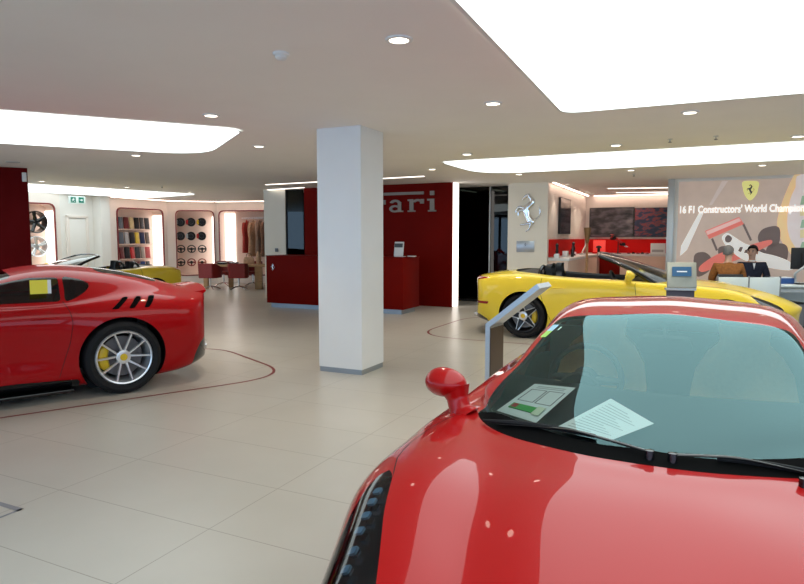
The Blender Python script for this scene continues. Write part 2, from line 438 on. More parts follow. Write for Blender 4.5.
def mirror_part(car, S, base, head, s, m, big=1.):
    """door mirror on a stalk; s is the side"""
    b = BM(); bx, by, bz = base; hx, hy, hz = head
    pts = catmull([(bx, s*by, bz), (bx+(hx-bx)*.35, s*(by+(hy-by)*.45), bz+(hz-bz)*.25), (bx+(hx-bx)*.8, s*(by+(hy-by)*.75), bz+(hz-bz)*.62), (hx, s*hy, hz)], 6)
    add_tube(b, pts, interp_list([.072, .050, .050, .072], len(pts)), 12, .78, (1, 0, 0))
    o = obj('mirror_arm', b, m, car, 60)
    b = BM(); bmesh.ops.create_icosphere(b, subdivisions=4, radius=1)
    for v in b.verts:
        x, y, z = v.co
        # bluff rear face, tapered nose, outer end taller than inner
        xx = x*.085*big if x > 0 else max(x*.085*big, -.028*big)
        yy = y*.112*big; zz = z*(.078+.010*y)*big*(1-.25*max(x, 0))
        v.co = Vector((hx+xx, s*(hy+.05*big+yy), hz+.015+zz))
    h = obj('mirror_housing', b, m, car, 50)
    return o
def side_parts(S, name, polys, m, car, off=0.):
    for s in (1, -1):
        pp = [f for f in polys if s*np.mean(S.P[list(f), 1]) > 0]
        if pp: yield S.obj(name, pp, m, car, off)

def car_shell(root, S, paint, arches, features, seams):
    """arches: (x, z, r); features: list of (name, proj, poly, guard(P)->field or None, material, offset, split_sides);
    seams: (proj, line, guard)"""
    polys = S.polys; made = {}
    for (x, z, r) in arches:
        g = np.sqrt((S.P[:, 0]-x)**2+(S.P[:, 2]-z)**2)-r; g = np.maximum(g, .45-np.abs(S.P[:, 1]))
        _, polys = S.split(polys, g); cs = S.cutset
        for s in (1, -1):
            ed = [(a, b) for a, b in S.rim_edges(polys, cs) if S.P[a, 1]*s > .5 and S.P[b, 1]*s > .5]
            if not ed: continue
            b = BM(); vm = {}
            for a, c in ed:
                for i in (a, c):
                    if i not in vm:
                        p = S.P[i]; vm[i] = (b.verts.new(tuple(p)), b.verts.new((p[0], p[1]-s*.035, p[2])), b.verts.new((p[0]+(p[0]-x)*.03, p[1]-s*.035, p[2]+(p[2]-z)*.03)), b.verts.new((p[0]+(p[0]-x)*.03, s*.5, p[2]+(p[2]-z)*.03)))
                for k in range(3): b.faces.new((vm[a][k], vm[c][k], vm[c][k+1], vm[a][k+1]))
            me = bpy.data.meshes.new('wheel_arch'); b.to_mesh(me); b.free(); new_obj('wheel_arch', me, M['black_matte'], root)
            b = BM(); add_cyl(b, (x, s*.46, z), (x, s*.5, z), r*1.06, None, 40); obj('arch_backing', b, M['black_matte'], root)
    PR = {'xy': (0, 1), 'xz': (0, 2), 'yz': (1, 2)}
    for name, pj, poly, guard, m, off, sides in features:
        Q = S.P[:, PR[pj]].copy()
        if pj == 'xy': Q[:, 1] = np.abs(Q[:, 1])
        g = sd_poly(Q, poly)
        if guard is not None: g = np.maximum(g, guard(S.P))
        ins, polys = S.split(polys, g); made[name] = (ins, set(S.cutset))
        if m is None or not ins: continue
        if sides: made[name+'_o'] = list(side_parts(S, name, ins, m, root, off))
        else: made[name+'_o'] = S.obj(name, ins, m, root, off)
    slots = [0]*0; sm = []
    for pj, line, guard, w in seams:
        Q = S.P[:, PR[pj]].copy()
        if pj == 'xy': Q[:, 1] = np.abs(Q[:, 1])
        V = np.array(line)
        # field: thin capsule around the polyline
        def cap(Q):
            d = np.full(len(Q), 1e9)
            for i in range(len(V)-1):
                a, b = V[i], V[i+1]; e = b-a; ww = Q-a; t = np.clip((ww@e)/(e@e), 0, 1); d = np.minimum(d, np.sum((ww-t[:, None]*e)**2, -1))
            return np.sqrt(d)
        near = cap(Q)-.06; near = np.maximum(near, guard(S.P)) if guard is not None else near
        loc, polys = S.split(polys, near)
        Q = S.P[:, PR[pj]].copy()
        if pj == 'xy': Q[:, 1] = np.abs(Q[:, 1])
        g = sd_line(Q, line)
        lo, hi = S.split(loc, g-w); polys = polys+hi
        Q = S.P[:, PR[pj]].copy()
        if pj == 'xy': Q[:, 1] = np.abs(Q[:, 1])
        g = np.maximum(sd_line(Q, line)+w, -1e9)
        lo2, mid = S.split(lo, g); polys = polys+lo2
        Qm = S.P[:, PR[pj]].copy()
        if pj == 'xy': Qm[:, 1] = np.abs(Qm[:, 1])
        dd = cap(Qm); keep = [f for f in mid if max(dd[i] for i in f) < .03]; polys = polys+[f for f in mid if max(dd[i] for i in f) >= .03]
        for s in (1, -1): sm.append([f for f in keep if s*np.mean(S.P[list(f), 1]) > 0])
    made['body'] = S.obj('body', polys, paint, root)
    for q in sm:
        if q: S.obj('panel_gap', q, M['seam'], made['body'])
    made['polys'] = polys
    return made
# ------------------------------------------------------------------ the four cars (x forward from the rear axle, y left)
def extrude_rim(name, S, polys, verts, depth, m, root, inset=0.):
    b = BM(); vm = {}
    for a, c in S.rim_edges(polys, verts):
        for i in (a, c):
            if i not in vm:
                p = S.P[i]; vm[i] = (b.verts.new(tuple(p)), b.verts.new((p[0], p[1]*(1-inset), p[2]-.03)), b.verts.new((p[0], p[1]*(1-inset), depth)))
        for k in range(2): b.faces.new((vm[a][k], vm[c][k], vm[c][k+1], vm[a][k+1]))
    me = bpy.data.meshes.new(name); b.to_mesh(me); b.free(); return new_obj(name, me, m, root)
gz = lambda z0: (lambda P: z0-P[:, 2])
gy = lambda y0: (lambda P: y0-np.abs(P[:, 1]))
both = lambda *fs: (lambda P: np.maximum.reduce([f(P) for f in fs]))
ROWS_MID = [ # mid engined coupe
 (3.70, .45, .45, [(.13, .60), (.62, .25), (.61, .33), (.56, .40)], [(.50, .43), (.40, .455), (.28, .47), (.14, .485), (0, .49)]),
 (3.55, .40, .40, [(.12, .73), (.75, .30), (.735, .42), (.67, .535)], [(.59, .55), (.47, .55), (.32, .555), (.16, .565), (0, .57)]),
 (3.25, .25, .25, [(.12, .81), (.83, .34), (.80, .50), (.705, .65)], [(.49, .672), (.37, .640), (.27, .650), (.15, .670), (0, .675)]),
 (2.92, .10, .10, [(.12, .87), (.895, .38), (.865, .58), (.77, .732)], [(.555, .758), (.415, .719), (.30, .728), (.165, .743), (0, .747)]),
 (2.65, .00, .06, [(.12, .90), (.935, .40), (.915, .62), (.815, .772)], [(.615, .803), (.46, .765), (.33, .774), (.175, .787), (0, .791)]),
 (2.48, .10, .40, [(.12, .905), (.935, .42), (.925, .65), (.83, .783)], [(.665, .807), (.515, .780), (.365, .788), (.19, .803), (0, .807)]),
 (2.405, .16, .54, [(.12, .905), (.93, .42), (.925, .66), (.838, .7825)], [(.687, .805), (.54, .788), (.38, .797), (.195, .810), (0, .8135)]),
 (2.345, .19, .65, [(.12, .905), (.93, .42), (.925, .67), (.845, .782)], [(.705, .804), (.56, .796), (.39, .8065), (.20, .8165), (0, .8195)]),
 (2.295, .19, .64, [(.12, .905), (.93, .42), (.925, .67), (.85, .783)], [(.725, .804), (.585, .812), (.41, .822), (.20, .8305), (0, .834)]),
 (2.12, .15, .60, [(.12, .90), (.92, .44), (.925, .68), (.852, .786)], [(.77, .803), (.728, .832), (.672, .865), (.37, .878), (0, .883)]),
 (1.75, .10, .35, [(.12, .90), (.915, .44), (.925, .69), (.855, .792)], [(.775, .826), (.70, .878), (.642, .934), (.36, .973), (0, .990)]),
 (1.40, .05, .20, [(.12, .89), (.905, .43), (.925, .68), (.86, .80)], [(.78, .842), (.675, .94), (.598, 1.03), (.34, 1.076), (0, 1.096)]),
 (1.12, .00, .10, [(.12, .89), (.90, .42), (.925, .67), (.865, .805)], [(.79, .85), (.665, .985), (.562, 1.105), (.33, 1.15), (0, 1.173)]),
 (.86, .00, .03, [(.12, .89), (.90, .42), (.925, .67), (.865, .81)], [(.795, .855), (.675, 1.0), (.57, 1.133), (.32, 1.183), (0, 1.203)]),
 (.50, .00, .00, [(.12, .89), (.90, .42), (.92, .65), (.865, .805)], [(.80, .86), (.685, 1.0), (.575, 1.14), (.32, 1.193), (0, 1.211)]),
 (.10, .00, .00, [(.12, .89), (.925, .42), (.935, .63), (.855, .80)], [(.775, .86), (.66, .98), (.52, 1.09), (.29, 1.148), (0, 1.163)]),
 (-.35, .00, .00, [(.14, .89), (.925, .45), (.925, .65), (.83, .825)], [(.715, .88), (.59, .945), (.46, 1.01), (.25, 1.045), (0, 1.055)]),
 (-.65, -.10, -.10, [(.20, .86), (.90, .47), (.90, .72), (.80, .87)], [(.68, .905), (.54, .92), (.40, .935), (.22, .945), (0, .95)]),
 (-.80, -.20, -.20, [(.25, .68), (.76, .45), (.76, .65), (.70, .81)], [(.58, .86), (.46, .88), (.34, .895), (.17, .905), (0, .905)])]
ROWS_GT = [ # front engined coupe with a fastback tail
 (3.66, .5, .5, [(.14, .66), (.72, .32), (.70, .45), (.62, .55)], [(.52, .58), (.40, .60), (.28, .615), (.14, .625), (0, .63)]),
 (3.45, .4, .4, [(.13, .86), (.88, .36), (.87, .52), (.76, .66)], [(.62, .69), (.48, .70), (.32, .71), (.16, .725), (0, .73)]),
 (3.10, .2, .2, [(.13, .91), (.95, .38), (.94, .58), (.82, .77)], [(.66, .79), (.50, .79), (.34, .80), (.17, .81), (0, .815)]),
 (2.72, .0, .0, [(.13, .92), (.965, .40), (.96, .62), (.85, .83)], [(.68, .845), (.52, .85), (.35, .86), (.17, .87), (0, .875)]),
 (2.20, .0, .0, [(.13, .91), (.94, .42), (.935, .66), (.85, .86)], [(.70, .88), (.54, .89), (.36, .905), (.18, .915), (0, .92)]),
 (1.85, .0, .15, [(.13, .90), (.92, .42), (.925, .70), (.87, .88)], [(.74, .905), (.57, .92), (.38, .935), (.19, .945), (0, .95)]),
 (1.68, .0, .25, [(.13, .90), (.915, .43), (.925, .71), (.875, .885)], [(.765, .915), (.62, .94), (.42, .965), (.21, .975), (0, .98)]),
 (1.35, .0, .20, [(.13, .90), (.905, .43), (.925, .71), (.885, .885)], [(.79, .915), (.735, .985), (.66, 1.05), (.36, 1.095), (0, 1.105)]),
 (1.00, .0, .08, [(.13, .90), (.90, .43), (.92, .70), (.885, .885)], [(.80, .92), (.725, 1.04), (.61, 1.145), (.34, 1.192), (0, 1.207)]),
 (.60, .0, .02, [(.13, .90), (.905, .42), (.925, .68), (.89, .885)], [(.81, .93), (.73, 1.08), (.59, 1.20), (.33, 1.255), (0, 1.27)]),
 (.25, .0, .0, [(.13, .90), (.945, .42), (.955, .69), (.90, .905)], [(.80, .965), (.71, 1.09), (.56, 1.19), (.31, 1.245), (0, 1.258)]),
 (-.15, .0, .0, [(.14, .91), (.975, .45), (.985, .70), (.91, .925)], [(.76, 1.00), (.63, 1.085), (.50, 1.14), (.28, 1.185), (0, 1.197)]),
 (-.55, .0, .0, [(.16, .90), (.955, .48), (.965, .72), (.88, .905)], [(.71, .965), (.57, 1.01), (.43, 1.045), (.24, 1.075), (0, 1.085)]),
 (-.86, -.10, -.10, [(.22, .84), (.91, .48), (.915, .72), (.83, .885)], [(.67, .94), (.53, .965), (.39, .98), (.22, .992), (0, .997)]),
 (-1.01, -.20, -.20, [(.26, .74), (.82, .48), (.81, .70), (.76, .86)], [(.63, .93), (.50, .955), (.37, .97), (.20, .98), (0, .985)])]
ROWS_OPEN = [ # front engined open car
 (3.57, .5, .5, [(.14, .66), (.72, .32), (.70, .43), (.62, .52)], [(.52, .55), (.40, .575), (.28, .59), (.14, .60), (0, .605)]),
 (3.36, .38, .38, [(.13, .84), (.87, .36), (.86, .50), (.76, .64)], [(.62, .67), (.48, .685), (.32, .695), (.16, .705), (0, .71)]),
 (3.02, .18, .18, [(.13, .89), (.93, .38), (.92, .57), (.81, .765)], [(.66, .785), (.50, .79), (.34, .80), (.17, .81), (0, .815)]),
 (2.67, .0, .0, [(.13, .90), (.955, .40), (.945, .62), (.83, .835)], [(.67, .85), (.50, .855), (.34, .865), (.17, .875), (0, .88)]),
 (2.20, .0, .0, [(.13, .89), (.93, .44), (.925, .66), (.84, .87)], [(.70, .885), (.53, .895), (.36, .91), (.18, .92), (0, .925)]),
 (1.75, .0, .2, [(.13, .88), (.91, .44), (.915, .68), (.86, .89)], [(.74, .915), (.56, .93), (.38, .945), (.19, .955), (0, .96)]),
 (1.30, .0, .1, [(.13, .88), (.905, .44), (.915, .70), (.88, .90)], [(.77, .93), (.60, .94), (.40, .95), (.20, .955), (0, .955)]),
 (.80, .0, .0, [(.13, .88), (.91, .44), (.92, .70), (.885, .91)], [(.78, .94), (.60, .95), (.40, .955), (.20, .96), (0, .96)]),
 (.35, .0, .0, [(.13, .88), (.93, .44), (.94, .71), (.89, .93)], [(.78, .965), (.60, .98), (.40, .985), (.20, .99), (0, .99)]),
 (-.05, .0, .0, [(.14, .89), (.95, .46), (.957, .72), (.88, .95)], [(.76, .995), (.58, 1.015), (.39, 1.025), (.19, 1.03), (0, 1.03)]),
 (-.45, .0, .0, [(.18, .88), (.935, .48), (.945, .73), (.85, .94)], [(.71, .98), (.54, 1.0), (.37, 1.01), (.18, 1.015), (0, 1.017)]),
 (-.75, -.12, -.12, [(.25, .83), (.90, .50), (.905, .73), (.81, .91)], [(.67, .945), (.51, .96), (.34, .965), (.17, .97), (0, .97)]),
 (-.92, -.22, -.22, [(.28, .74), (.83, .50), (.83, .70), (.77, .86)], [(.63, .90), (.48, .915), (.33, .925), (.16, .93), (0, .93)])]

def red_sports_car():
    pose = (1.805, 4.105, 0); yaw = rad(-115.8)
    car = thing('sports_car', 'glossy red coupe in the foreground, seen over its bonnet and windscreen', 'car', pose, yaw)
    S = Soup([collapse(3.72, .14, .46)]+rows_from(ROWS_MID)+[collapse(-.82, .28, .88)], 230, 100)
    ws = smooth2([(2.335, -.35), (2.335, 0), (2.305, .22), (2.19, .46), (2.05, .63), (1.965, .69), (1.90, .682), (1.7, .645), (1.4, .588), (1.2, .556), (1.12, .535), (1.105, .48), (1.115, .2), (1.12, 0), (1.12, -.35)], 4)
    sw = smooth2([(1.34, .868), (1.26, .905), (1.15, .965), (1.0, 1.04), (.7, 1.095), (.45, 1.085), (.25, 1.03), (.17, .96), (.3, .915), (.6, .90), (1.2, .872)], 4)
    hl = smooth2([(2.70, .755), (2.74, .715), (2.9, .66), (3.1, .575), (3.3, .50), (3.42, .50), (3.44, .56), (3.34, .665), (3.15, .745), (2.95, .785), (2.78, .785)], 4)
    cw = smooth2([(2.36, -.35), (2.36, 0), (2.33, .22), (2.215, .46), (2.07, .635), (1.965, .69), (1.955, .66), (2.02, .58), (2.14, .42), (2.255, .2), (2.275, 0), (2.275, -.35)], 4)
    feats = [('cowl', 'xy', cw, gz(.72), M['vent_black'], 0, False), ('windscreen', 'xy', ws, gz(.74), M['glass_clear'], 0, False),
             ('side_window', 'xz', sw, gy(.54), M['glass_side'], 0, True),
             ('headlight_lens', 'xy', hl, gz(.40), M['lamp_glass'], 0, True),
             ('tail_lamp', 'yz', [(.50+.09*math.cos(t*PI/8), .80+.09*math.sin(t*PI/8)) for t in range(16)], lambda P: P[:, 0]+.5, M['tail_red'], .004, False)]
    seams = [('xy', [(2.735, .715), (2.6, .765), (2.45, .79), (2.25, .795), (2.1, .78), (2.02, .755)], gz(.6), .0022),
             ('xz', [(1.86, .80), (1.86, .55), (1.75, .35), (1.70, .2)], gy(.6), .002), ('xz', [(.42, .86), (.50, .6), (.62, .4), (.70, .2)], gy(.6), .002)]
    k = car_shell(car, S, M['red_paint'], [(0, .345, .375), (2.65, .335, .365)], feats, seams)
    # headlight bowls: the lens' own outline sunk under it, with a strip of lamps and a projector in each
    for ob in k['headlight_lens_o']: ob.name = 'headlight'
    ins = k['headlight_lens'][0]
    for i, bowl in enumerate(side_parts(S, 'headlight_bowl', ins, M['black_gloss'], car, -.022)): bowl.parent = k['headlight_lens_o'][i]
    def top_z(x, y):
        d = (S.P[:, 0]-x)**2+(S.P[:, 1]-y)**2+np.where(S.P[:, 2] < .3, 9, 0); j = int(np.argmin(d)); return S.P[j, 2], Vector(S.N[j])
    for i, s in enumerate((1, -1)):
        hp = k['headlight_lens_o'][i]
        for q in range(7):
            x = 2.79+q*.060; y = s*(.748-.012*q); z, n = top_z(x, y); b = BM()
            mt = frame(Vector((x, y, z))-n*.018, n.cross(Vector((0, 1, 0))).cross(n), n.cross(Vector((1, 0, 0))) if False else n.cross(n.cross(Vector((0, 1, 0))).cross(n)))
            add_prism(b, rrect(.030, .026, .006, 2), mt, .008); obj('daylight_lamp', b, mat('lamp_blue_grey', (.10, .22, .34), .15, .6) if 'lampb' not in M else M['lampb'], hp)
        z, n = top_z(3.20, s*.66); b = BM(); bmesh.ops.create_uvsphere(b, u_segments=20, v_segments=10, radius=.05)
        for v in b.verts: v.co = Vector((3.20, s*.66, z-.05))+v.co*.8
        obj('projector_lamp', b, M['chrome'], hp)
    bpy.context.view_layer.update()
    # inner lining and cabin
    cab = [f for f in k['polys'] if all(.25 < S.P[i, 0] < 1.98 and S.P[i, 2] > .83 for i in f)]
    S.obj('headliner', cab, M['cabin_grey'], car, -.02, True)
    b = BM(); prof = [(2.26, .765), (2.10, .783), (1.95, .80), (1.64, .862), (1.50, .858), (1.42, .80), (1.46, .60), (1.5, .42), (2.20, .42)]
    nn = 13; rings = []
    for i in range(nn):
        y = -.70+1.40*i/(nn-1); e = abs(y/.70)
        rings.append([b.verts.new((x-.30*e**2*(1 if x > 1.7 else .4)*(.7 if z < .7 else 1)-(.0 if x < 1.5 else .04*e), y, z-.01*e**2)) for x, z in prof])
    for p, q in zip(rings, rings[1:]):
        for j in range(len(prof)): b.faces.new((p[j], p[(j+1) % len(prof)], q[(j+1) % len(prof)], q[j]))
    b.faces.new(rings[0]); b.faces.new(rings[-1])
    dash = obj('dashboard', b, M['black_leather'], car, 35)
    b = BM(); add_lathe(b, [(0, 0), (.10, 0), (.11, .03), (.10, .05)], 20, 'X', (1.40, -.36, .80)); obj('instrument_pod', b, M['black_matte'], dash)
    b = BM(); add_box(b, (1.0, 0, .20), (1.7, 1.5, .06)); add_box(b, (1.0, 0, .36), (1.0, .22, .26), 0, .04); obj('cabin_floor', b, M['black_matte'], car)
    b = BM(); add_box(b, (.30, 0, .60), (.05, 1.5, .75)); obj('bulkhead', b, M['cabin_grey'], car)
    seat(car, .72, -.37, M['tan_leather']); seat(car, .72, .37, M['tan_leather'])
    steering(car, 1.22, -.37, .83)
    b = BM(); add_prism(b, round_poly([(-.13, -.03), (-.10, -.05), (.10, -.05), (.13, -.03), (.11, .035), (-.11, .035)], .02), frame((1.26, 0, 1.055), (0, 1, 0), (.3, 0, 1)), .03)
    add_cyl(b, (1.26, 0, 1.08), (1.235, 0, 1.125), .012); obj('rear_view_mirror', b, M['black_matte'], car)
    # wipers
    def on_glass(x, y):
        d = (S.P[:, 0]-x)**2+(S.P[:, 1]-y)**2+np.where(S.P[:, 2] < .7, 9, 0); j = int(np.argmin(d)); return Vector((x, y, S.P[j, 2]))
    for (px_, py_, tx, ty) in ((2.315, .02, 2.12, -.56), (2.31, .09, 2.19, .50), (2.27, .46, 2.04, .64)):
        b = BM(); p0 = on_glass(px_, py_)+Vector((0, 0, .022)); p1 = on_glass(tx, ty)+Vector((0, 0, .014)); c = (p0+p1)/2; cc = on_glass(c.x, c.y)+Vector((0, 0, .022))
        pts = catmull([p0, (p0+cc)/2+Vector((0, 0, .003)), cc, p1], 5); add_tube(b, pts, interp_list([.009, .008, .007, .005], len(pts)), 8, .6)
        add_lathe(b, [(.0, -.03), (.016, -.03), (.015, .006), (0, .009)], 16, 'Z', p0)
        w = obj('wiper', b, M['black_gloss'], car)
        b = BM(); q = [p0.lerp(p1, t) for t in (.32, .5, .7, .85, 1.12)]; q = [on_glass(v.x-.012, v.y)+Vector((0, 0, .012)) for v in q]
        add_tube(b, q, [.007, .009, .010, .010, .006], 6); obj('wiper_blade', b, M['rubber'], w)
    # registration label on the glass
    cy, sy = math.cos(yaw), math.sin(yaw); Wp = np.stack([pose[0]+cy*S.P[:, 0]-sy*S.P[:, 1], pose[1]+sy*S.P[:, 0]+cy*S.P[:, 1], S.P[:, 2]], 1)
    dv = Wp-np.array([0, 0, CAM_H]); dv /= np.linalg.norm(dv, axis=1, keepdims=True)
    def on_surf(px, py):
        r = np.array(ray(px, py)); r /= np.linalg.norm(r); j = int(np.argmax(dv@r-np.where((S.N[:, 2] > .2) & (S.P[:, 0] > 1.0) & (S.P[:, 0] < 2.2), 0, 1))); n = Vector(S.N[j]); p0 = Vector(S.P[j])
        o = Vector((-(pose[0]*cy+pose[1]*sy), pose[0]*sy-pose[1]*cy, CAM_H)); d = Vector((cy*r[0]+sy*r[1], -sy*r[0]+cy*r[1], r[2])); return o+d*((p0-o).dot(n)/d.dot(n))+n*.002
    q = [on_surf(*p) for p in ((540, 337.5), (545.5, 337.5), (559.5, 325), (553.5, 325))]
    for nm, a_, b_, mm in (('permit_label', 0, .5, mat('label_green', (.30, .55, .12), .5)), ('label_band', .5, 1, mat('label_blue', (.30, .52, .66), .5))):
        b = BM(); vs = [b.verts.new(v) for v in (q[0].lerp(q[3], a_), q[1].lerp(q[2], a_), q[1].lerp(q[2], b_), q[0].lerp(q[3], b_))]; b.faces.new(vs); obj(nm, b, mm, car)
    for s in (1, -1): mirror_part(car, S, (1.985, .74, .78), (1.965, .80, .905), s, M['red_paint'], .84)
    for x, R0, w in ((0, .345, .285), (2.65, .335, .235)):
        for s in (1, -1): make_wheel(car, x, s*(.925 if x == 0 else .862), R0, R0-.09, w, 'five', M['silver'], M['silver'], M['yellow_plastic'])
    return car, S

def red_gran_turismo():
    car = thing('sports_car', 'dark-windowed red coupe with three black slashes behind its side window, left of the column', 'car', (-3.35, 6.93, 0), rad(217.5))
    S = Soup([collapse(3.70, .16, .60)]+rows_from(ROWS_GT)+[collapse(-1.03, .30, .94)], 210, 84)
    dg = round_poly([(.515, .945), (.515, 1.168), (.75, 1.172), (1.0, 1.125), (1.2, 1.05), (1.42, .955), (1.2, .945)], .02, 3)
    qg = smooth2([(.475, .95), (.475, 1.05), (.47, 1.165), (.40, 1.163), (.31, 1.137), (.25, 1.10), (.262, 1.055), (.33, 1.0), (.41, .96)], 4)
    wsc = smooth2([(1.72, -.35), (1.72, 0), (1.70, .22), (1.62, .46), (1.50, .62), (1.42, .655), (1.2, .62), (.98, .585), (.90, .55), (.90, .42), (.91, .2), (.91, 0), (.91, -.35)], 4)
    rw = smooth2([(-.52, -.3), (-.52, 0), (-.50, .35), (-.42, .42), (-.1, .46), (.10, .46), (.13, .3), (.14, 0), (.14, -.3)], 4)
    gill = lambda a, b, c, d: round_poly([(a, .85), (b, .85), (c, .962), (d, .962)], .012, 3)
    feats = [('door_window', 'xz', dg, gy(.56), M['glass_tint'], 0, True), ('quarter_window', 'xz', qg, gy(.56), M['glass_tint'], 0, True),
             ('windscreen', 'xy', wsc, gz(.85), M['glass_tint'], 0, False), ('rear_window', 'xy', rw, gz(.95), M['glass_tint'], 0, False),
             ('air_vent', 'xz', gill(.10, .035, -.085, -.03), gy(.6), M['vent_black'], -.012, True), ('air_vent', 'xz', gill(-.055, -.115, -.215, -.15), gy(.6), M['vent_black'], -.012, True), ('air_vent', 'xz', gill(-.205, -.26, -.345, -.28), gy(.6), M['vent_black'], -.012, True),
             ('side_skirt', 'xz', [(.40, 0), (.40, .19), (.9, .215), (2.25, .20), (2.25, 0)], gy(.3), M['black_gloss'], .006, True),
             ('tail_lamp', 'xz', round_poly([(-.90, .87), (-1.2, .87), (-1.2, .62), (-.93, .62)], .02, 3), gy(.3), M['tail_red'], 0, True),
             ('diffuser', 'xz', round_poly([(-.70, .1), (-1.2, .1), (-1.2, .60), (-.90, .60), (-.86, .47), (-.80, .44), (-.74, .32)], .03, 3), lambda P: P[:, 0]+.5, M['black_gloss'], 0, False)]
    seams = [('xz', [(.50, .945), (.455, .84), (.44, .74), (.47, .55), (.575, .22)], gy(.6), .0028), ('xz', [(1.75, .86), (1.8, .6), (1.75, .25)], gy(.6), .0028)]
    k = car_shell(car, S, M['red_paint_deep'], [(0, .365, .405), (2.72, .35, .385)], feats, seams)
    cab = [f for f in k['polys'] if all(-.6 < S.P[i, 0] < 1.7 and S.P[i, 2] > .95 for i in f)]
    S.obj('headliner', cab, M['black_matte'], car, -.02, True)
    b = BM(); add_box(b, (.6, 0, .25), (2.2, 1.6, .06)); add_box(b, (1.45, 0, .75), (.3, 1.45, .36), 0, .08); add_box(b, (-.25, 0, .70), (.1, 1.4, .6)); obj('cabin', b, M['black_matte'], car)
    seat(car, .45, .37, M['black_leather']); seat(car, .45, -.37, M['black_leather']); steering(car, 1.12, .37, .85)
    # tail lip, exhausts, door handle, splitter fin under the sill
    b = BM(); n = 17; ra = []
    for i in range(n):
        y = -.60+1.2*i/(n-1); sx = .20*(y/.95)**2; z = .985-.11*(y/.6)**2*.45
        ra.append([b.verts.new((x+sx, y, z+dz)) for x, dz in ((-.72, .008), (-.90, .016), (-1.05, .035), (-1.055, .02), (-.98, -.04))])
    for p, q in zip(ra, ra[1:]):
        for j in range(5): b.faces.new((p[j], p[(j+1) % 5], q[(j+1) % 5], q[j]))
    b.faces.new(ra[0]); b.faces.new(ra[-1]); obj('spoiler', b, M['red_paint_deep'], car, 60)
    for s in (1, -1):
        for y in (.42, .52):
            b = BM(); add_lathe(b, [(.035, .0), (.045, -.0), (.045, -.12), (.038, -.12), (.036, -.02)], 20, 'X', (-.86, s*y, .33)); obj('exhaust_tip', b, M['chrome'], car)
        b = BM(); add_box(b, (1.33, s*.87, .095), (1.75, .16, .03), 0, .012); obj('sill_blade', b, M['black_gloss'], car)
        b = BM(); add_tube(b, [(.58, s*.935, .80), (.68, s*.945, .805), (.78, s*.938, .80)], [.006, .012, .006], 8, .6); obj('door_handle', b, M['red_paint_deep'], car)
    mirror_part(car, S, (1.30, .85, .92), (1.34, 1.0, 1.02), 1, M['red_paint_deep']); mirror_part(car, S, (1.30, .85, .92), (1.34, 1.0, 1.02), -1, M['red_paint_deep'])
    for x, R0, w in ((0, .364, .315), (2.72, .35, .275)):
        for s in (1, -1): make_wheel(car, x, s*(.985 if x == 0 else .965), R0, R0-.092, w, 'ten', M['silver'], M['silver'], M['yellow_plastic'])
    sheet = BM(); add_box(sheet, (0, 0, 0), (.13, .003, .15)); 
    return car

